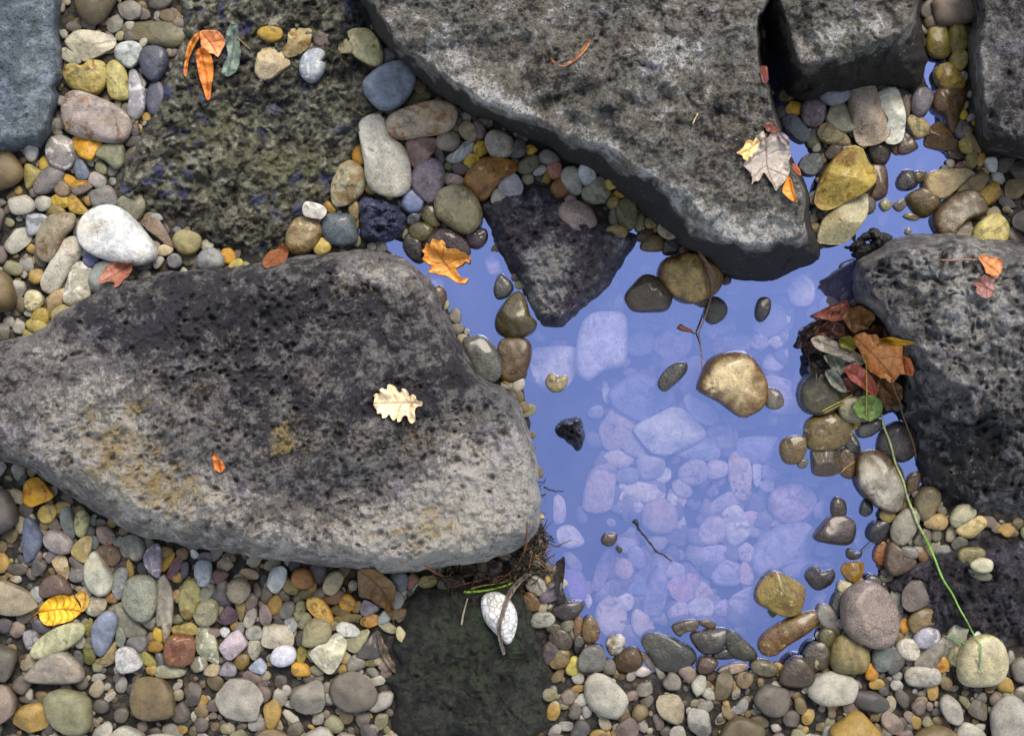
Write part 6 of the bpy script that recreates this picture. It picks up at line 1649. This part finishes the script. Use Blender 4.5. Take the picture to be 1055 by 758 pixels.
# leaf heap on the right shore, from the bottom up
G = 'leaves heaped on the right shore'
HEAP = [
 ('372 640 400 612 440 610 470 630 480 660 440 680 400 672', 'b09c84', 'b', ['376 642 430 640 478 656'], 'pale fawn leaf edge showing under the grey folded leaf in the heap', A8),
 ('470 520 520 516 560 530 600 540 590 580 540 590 490 570 464 548', '8a4c34', 'b', ['470 535 530 550 595 565'], 'rust-brown leaf between the crinkled leaf and the large orange leaf', A8),
 ('300 545 340 508 376 492 392 512 360 540 326 566', '6a4a3c', 'b', ['305 548 345 525 388 505'], 'thin brown leaf along the upper left rim of the leaf heap', A8),
 ('300 600 330 575 360 570 380 600 372 640 340 650 312 640', '4a3228', 'b', ['305 610 340 610 376 600'], 'umber leaf at the left rim of the leaf heap beneath the grey folded leaf', A8),
 ('420 640 460 620 500 640 520 690 500 740 460 730 430 690', '5c4434', 'b', ['430 650 470 690 505 735'], 'umber leaf in the middle of the leaf heap under the grey-green one', A8),
 ('560 540 600 520 630 545 640 590 600 610 570 590', '6c3c2c', 'b', ['562 560 600 565 636 590'], 'dark russet leaf behind the large orange leaf, touching the right boulder', A8),
 ('600 700 640 690 680 720 684 770 650 800 612 770', '3c2a20', 'b', ['610 710 640 745 665 795'], 'dark chocolate leaf beneath the amber wet leaf by the right boulder', A8),
 ('400 470 440 455 470 470 490 520 460 560 420 550 396 510', '54362a', 'b', ['405 480 440 510 465 555'], 'dark chestnut leaf between the brick-red and the crinkled tan-brown leaf', A8),
 ('520 700 560 690 590 720 600 780 570 810 530 770', '94705a', 'b', ['525 705 555 745 585 800'], 'walnut-brown leaf under the pinkish red pointed leaf', A8),
 ('344 552 372 520 402 500 432 506 458 522 462 560 430 570 398 572 366 566', '6c4434', 'b', ['350 552 400 535 458 545'], 'dark brown crumpled leaf under the red one in the leaf heap', A8),
 ('274 602 282 570 300 540 330 520 362 508 350 538 322 566 294 610', '3a2a24', 'b', ['278 602 310 550 358 512'], 'blackish curled leaf at the left tip of the leaf heap', A8),
 ('316 640 352 622 380 640 400 690 372 700 350 740 330 700', '1f1b1a', 'b', ['330 640 372 690'], 'black rotten leaf lowest in the leaf heap beside the water', A8),
 ('378 640 410 630 440 630 476 640 502 652 492 680 470 700 450 712 428 722 408 690', '929c88', 'g', ['385 640 430 670 490 670'], 'grey-green dull leaf in the lower part of the leaf heap', A8),
 ('328 572 350 560 372 560 406 572 440 588 472 602 502 620 530 640 545 664 524 676 498 672 462 656 430 642 398 630 362 618 340 600', 'b4aca0', 'g', ['335 575 420 605 535 665'], 'grey folded leaf across the middle of the leaf heap', A8),
 ('440 572 462 562 482 560 502 580 516 602 492 616 466 610 446 602', 'b4b452', 'y', ['444 575 510 605'], 'small yellow-green leaf beside the large orange leaf', A8),
 ('590 752 606 716 630 710 660 740 690 762 692 800 680 822 644 842 610 838 600 806', '845c30', 'b', ['600 720 640 780 660 835'], 'dark amber wet leaf below the large orange leaf, near the right boulder', A8),
 ('334 482 366 462 402 444 436 430 472 420 482 448 478 470 462 492 440 500 420 504 394 498 368 492', '9c5c46', 'b', ['338 484 400 465 475 440'], 'brick-red oblong leaf at the top of the leaf heap', A8),
 ('454 490 464 470 476 450 498 448 520 440 542 452 560 460 576 474 582 492 568 512 552 532 526 536 500 548 478 530', 'c8925a', 'b', ['575 470 520 490 465 500', '530 488 520 450', '510 492 520 540'], 'crinkled tan-brown leaf between the brick-red and the large orange leaf', A8),
 ('494 566 516 552 540 545 560 556 582 552 602 570 628 572 650 574 672 590 690 600 690 640 692 672 716 690 700 712 680 712 660 738 640 745 622 728 600 726 580 710 560 700 542 668 530 640 516 610',
  'ffbe78', 'o', ['500 560 560 620 610 670 660 735', '560 620 600 590 650 580', '590 650 650 640 688 650', '560 622 548 660', '600 665 600 700'], 'large bright orange leaf on top of the leaf heap', A8),
 ('596 576 640 564 690 574 742 586 716 596 672 602 640 598', 'd2a428', 'y', ['600 578 740 587'], 'narrow yellow leaf point at the upper right rim of the large orange leaf', A8),
 ('690 642 720 650 736 690 728 720 700 708 694 676', 'd07848', 'o', ['694 648 728 710'], 'small salmon leaf lobe at the right of the large orange leaf', A8),
 ('458 690 480 674 502 668 532 684 562 712 580 738 592 772 586 802 562 790 540 772 512 752 484 734', 'b8685a', 'o', ['462 690 520 725 585 795', '500 712 520 690', '530 735 560 725'], 'pinkish red pointed leaf hanging below the large orange leaf', A8),
 ('496 842 508 818 520 802 540 796 560 792 582 798 602 812 612 842 608 862 600 878 580 890 560 898 536 888 514 878', '749050', 'y', ['548 798 550 840 556 892', '550 830 580 820', '552 850 590 860', '550 835 520 830', '552 855 525 870'], 'round green leaf at the foot of the leaf heap', A8),
 ('440 742 452 730 470 726 486 748 492 772 474 782 460 770', 'b87868', 'b', ['446 738 482 776'], 'dull pink leaf sliver beside the pinkish red pointed leaf', A8),
 ('384 700 410 690 436 706 456 742 470 782 440 778 410 756 392 730', 'a0a496', 'g', ['390 700 430 735 462 776'], 'pale grey wrinkled leaf at the lower left of the leaf heap', A8),
]
for i, (o_, h_, k_, v_, l_, a_) in enumerate(HEAP):
    leaf(o_, h_, k_, v_, l_, origin=a_, curl=0.010 + 0.002 * (i % 3), lift=0.0022, wob=0.0045, group=G)
leaf('990 252 1010 238 1040 246 1080 256 1084 300 1060 332 1036 318 1020 312 1012 286', 'c48450', 'o', ['996 250 1030 280 1075 315'], 'orange-tan leaf on the right boulder at the right edge', origin=A8, curl=0.006)
leaf('964 352 978 338 1000 330 1014 318 1030 326 1060 320 1052 352 1056 372 1046 400 1022 412 1000 404 978 386 984 368', 'a4746c', 'b', ['970 352 1010 365 1050 385', '1005 362 1015 330', '1020 370 1022 405'], 'pinkish crumpled leaf on the right boulder near the right edge', origin=A8, curl=0.008, wob=0.003)

# twigs, stems, grass
tw = strand('twig', '938 452 922 500 906 545 885 602 890 640 896 690 897 730 900 760', 0.9, 0.6, 'a8846c', 'thin forked pinkish twig with one bud, lying over the pool above the cream stone', 'twig', origin=A7, span=0.012)
strand('side_shoot', '884 602 866 600 848 592', 0.6, 0.7, 'a8846c', None, None, origin=A7, parent=tw, span=0.01)
strand('bud', '850 592 835 588 815 582 800 572', 1.6, 3.2, '9c5a40', None, None, origin=A7, parent=tw, span=0.01)
strand('stick', '606 70 616 82 624 104 640 124 660 148 680 175 704 204 728 214 750 232 768 246', 1.6, 0.8, '1c1614', 'black crooked stick with a knob floating on the pool', 'stick', origin=A15, jag=0.35, knob=3, group=None)
strand('twig', '440 290 455 272 480 262 498 256', 1.4, 0.8, '2c2828', 'short black twig pointing out of the rough black chunk into the pool', 'twig', origin=A8, jag=0.2)
strand('twig', '865 520 872 480 882 440 892 404', 1.2, 0.8, 'a09a80', 'short pale stub of twig on the lower mossy rock', 'twig', origin=A14)
strand('twig', '390 342 415 360 448 378', 0.7, 0.4, '9a8468', 'short thin straw-coloured twig on the right part of the upper mossy rock', 'twig', origin=A2)
strand('straw', '858 412 868 390 880 366', 0.7, 0.5, 'd8c890', 'tiny pale straw on the right part of the long slab', 'straw', origin=A3)
strand('straw', '902 36 930 62 962 90', 0.8, 0.5, 'a07858', 'thin brown stem on the mossy rock right of the grey-green leaf', 'straw', origin=A1)
strand('straw', '652 376 664 358 680 338', 0.9, 0.9, '9cc0a8', 'pale bluish-green blade stub at the upper rim of the lower mossy rock', 'grass', origin=A14)
strand('straw', '372 205 410 185 450 165 492 140', 0.7, 0.5, 'c0b050', 'upper of two thin yellow straws beside the wet dark olive stone', 'straw', origin=A12)
strand('straw', '378 213 420 192 460 172', 0.6, 0.5, 'a89a48', 'lower, shorter of two thin yellow straws beside the wet dark olive stone', 'straw', origin=A12)
strand('stem', '545 -20 548 60 549 140 546 222', 0.8, 0.6, 'c8b440', 'straight yellow stem running down over the leaf heap to the green leaf', 'stem', origin=A12, span=0.02)
strand('stem', '646 80 662 130 684 180 690 215 710 270 732 330 745 392', 0.8, 0.7, '8a6a38', 'brown thin stem from the large orange leaf down past the dark purplish stone', 'stem', origin=A12, span=0.015)
strand('stem', '838 260 880 262 930 258 990 262', 0.7, 0.6, 'b07858', 'thin reddish stem on the right boulder beside the orange-tan leaf', 'stem', origin=A8)
strand('stem', '528 188 555 165 582 148', 0.6, 0.4, '6a5a58', 'thin dark stem over the water above the dark heart-shaped stone', 'stem', origin=A16)
strand('stem', '445 448 470 425 500 405', 0.6, 0.4, 'b8a050', 'thin yellow stem across the small brown stones of the right shore', 'stem', origin=A12)
gb = strand('grass_blade', '608 218 615 262 641 330 662 410 692 480 707 540 731 600 750 650 778 702', 1.0, 1.3, 'a8b878', 'very long yellow-green grass blade reaching down to the lower right corner', 'grass', origin=A12, span=0.03, up=0.002)
strand('tip', '775 120 814 205 848 290 886 350 913 405 942 455 968 505 1000 555', 1.35, 0.6, '84b850', None, None, origin=A16, parent=gb, span=0.03, up=0.0024)
strand('side_leaf', '935 548 900 535 872 522 848 515', 0.8, 0.6, '6ca060', None, None, origin=A16, parent=gb, span=0.02, up=0.002)
strand('side_leaf', '1000 555 1000 600 996 655', 0.9, 0.6, '7cae70', None, None, origin=A16, parent=gb, span=0.02, up=0.002)
strand('grass_blade', '876 378 930 376 990 368 1053 352 1090 336', 1.5, 0.9, '90c838', 'short bright green grass blade above the white crackled stone', 'grass', origin=A14, span=0.02, up=0.001)
strand('grass_blade', '900 366 960 350 1030 340 1080 320', 1.0, 0.6, 'a8a040', 'yellowish dry grass blade just above the short bright green one', 'grass', origin=A14, span=0.02, up=0.002)
strand('twig', '708 262 740 285 770 300 800 318 840 345 900 338 980 318 1053 308', 1.3, 0.8, 'b06a40', 'reddish bent twig at the foot of the huge boulder above the lower mossy rock', 'twig', origin=A14, span=0.02)
strand('root', '0 338 40 312 80 280 108 240 130 190 140 130 142 70', 0.9, 0.5, 'b87038', 'orange wiry root climbing the right end of the huge boulder', 'root', origin=A15, span=0.03, up=0.003)

def root_tangle():
    r = np.random.default_rng(3); dg = refresh(); V, F = [], []; base = 0
    for i in range(360):
        x0 = 546 + r.normal(0, 8); y0 = 560 + r.normal(0, 20)
        if r.random() < 0.35: x0, y0 = r.uniform(450, 545), 592 + r.normal(0, 5)
        a = r.uniform(0, 6.28); n = r.integers(4, 9); st = r.uniform(2, 4.2); p = [(x0, y0)]
        for k in range(n):
            a += r.normal(0, 0.55); p.append((p[-1][0] + st * math.cos(a), p[-1][1] + st * math.sin(a)))
        z = [min(max(cast(q[0], q[1], dg)[0].z, -0.002), 0.05) for q in p]
        z = np.convolve(np.pad(z, 1, mode='edge'), np.ones(3) / 3, 'valid') + r.uniform(0.0, 0.007)
        pts = [tuple(float(v) for v in W(q[0], q[1], h)[:2]) + (float(h),) for q, h in zip(p, z)]
        v, f = tube_mesh('r', pts, np.linspace(r.uniform(0.35, 1.0), 0.25, len(pts)) * PX, 5)
        V += [tuple(q) for q in v]; F += [tuple(j + base for j in q) for q in f]; base += len(v)
    nt = NT('root_fibres'); g = nt.n('NewGeometry'); rp = nt.n('ValToRGB'); el = rp.color_ramp.elements
    el[0].color = (*lin('171310'), 1); el[1].color = (*lin('8a5a34'), 1); e = el.new(0.6); e.color = (*lin('2c241c'), 1); e = el.new(0.85); e.color = (*lin('6a5a34'), 1)
    nt.l(g.outputs['Random Per Island'], rp.inputs[0]); nt.l(rp.outputs[0], nt.bsdf.inputs['Base Color']); nt.bsdf.inputs['Roughness'].default_value = 0.7
    o = link('root_tangle', mesh_from('root_tangle', np.array(V), F), nt.m)
    tag(o, kind='stuff')
root_tangle()
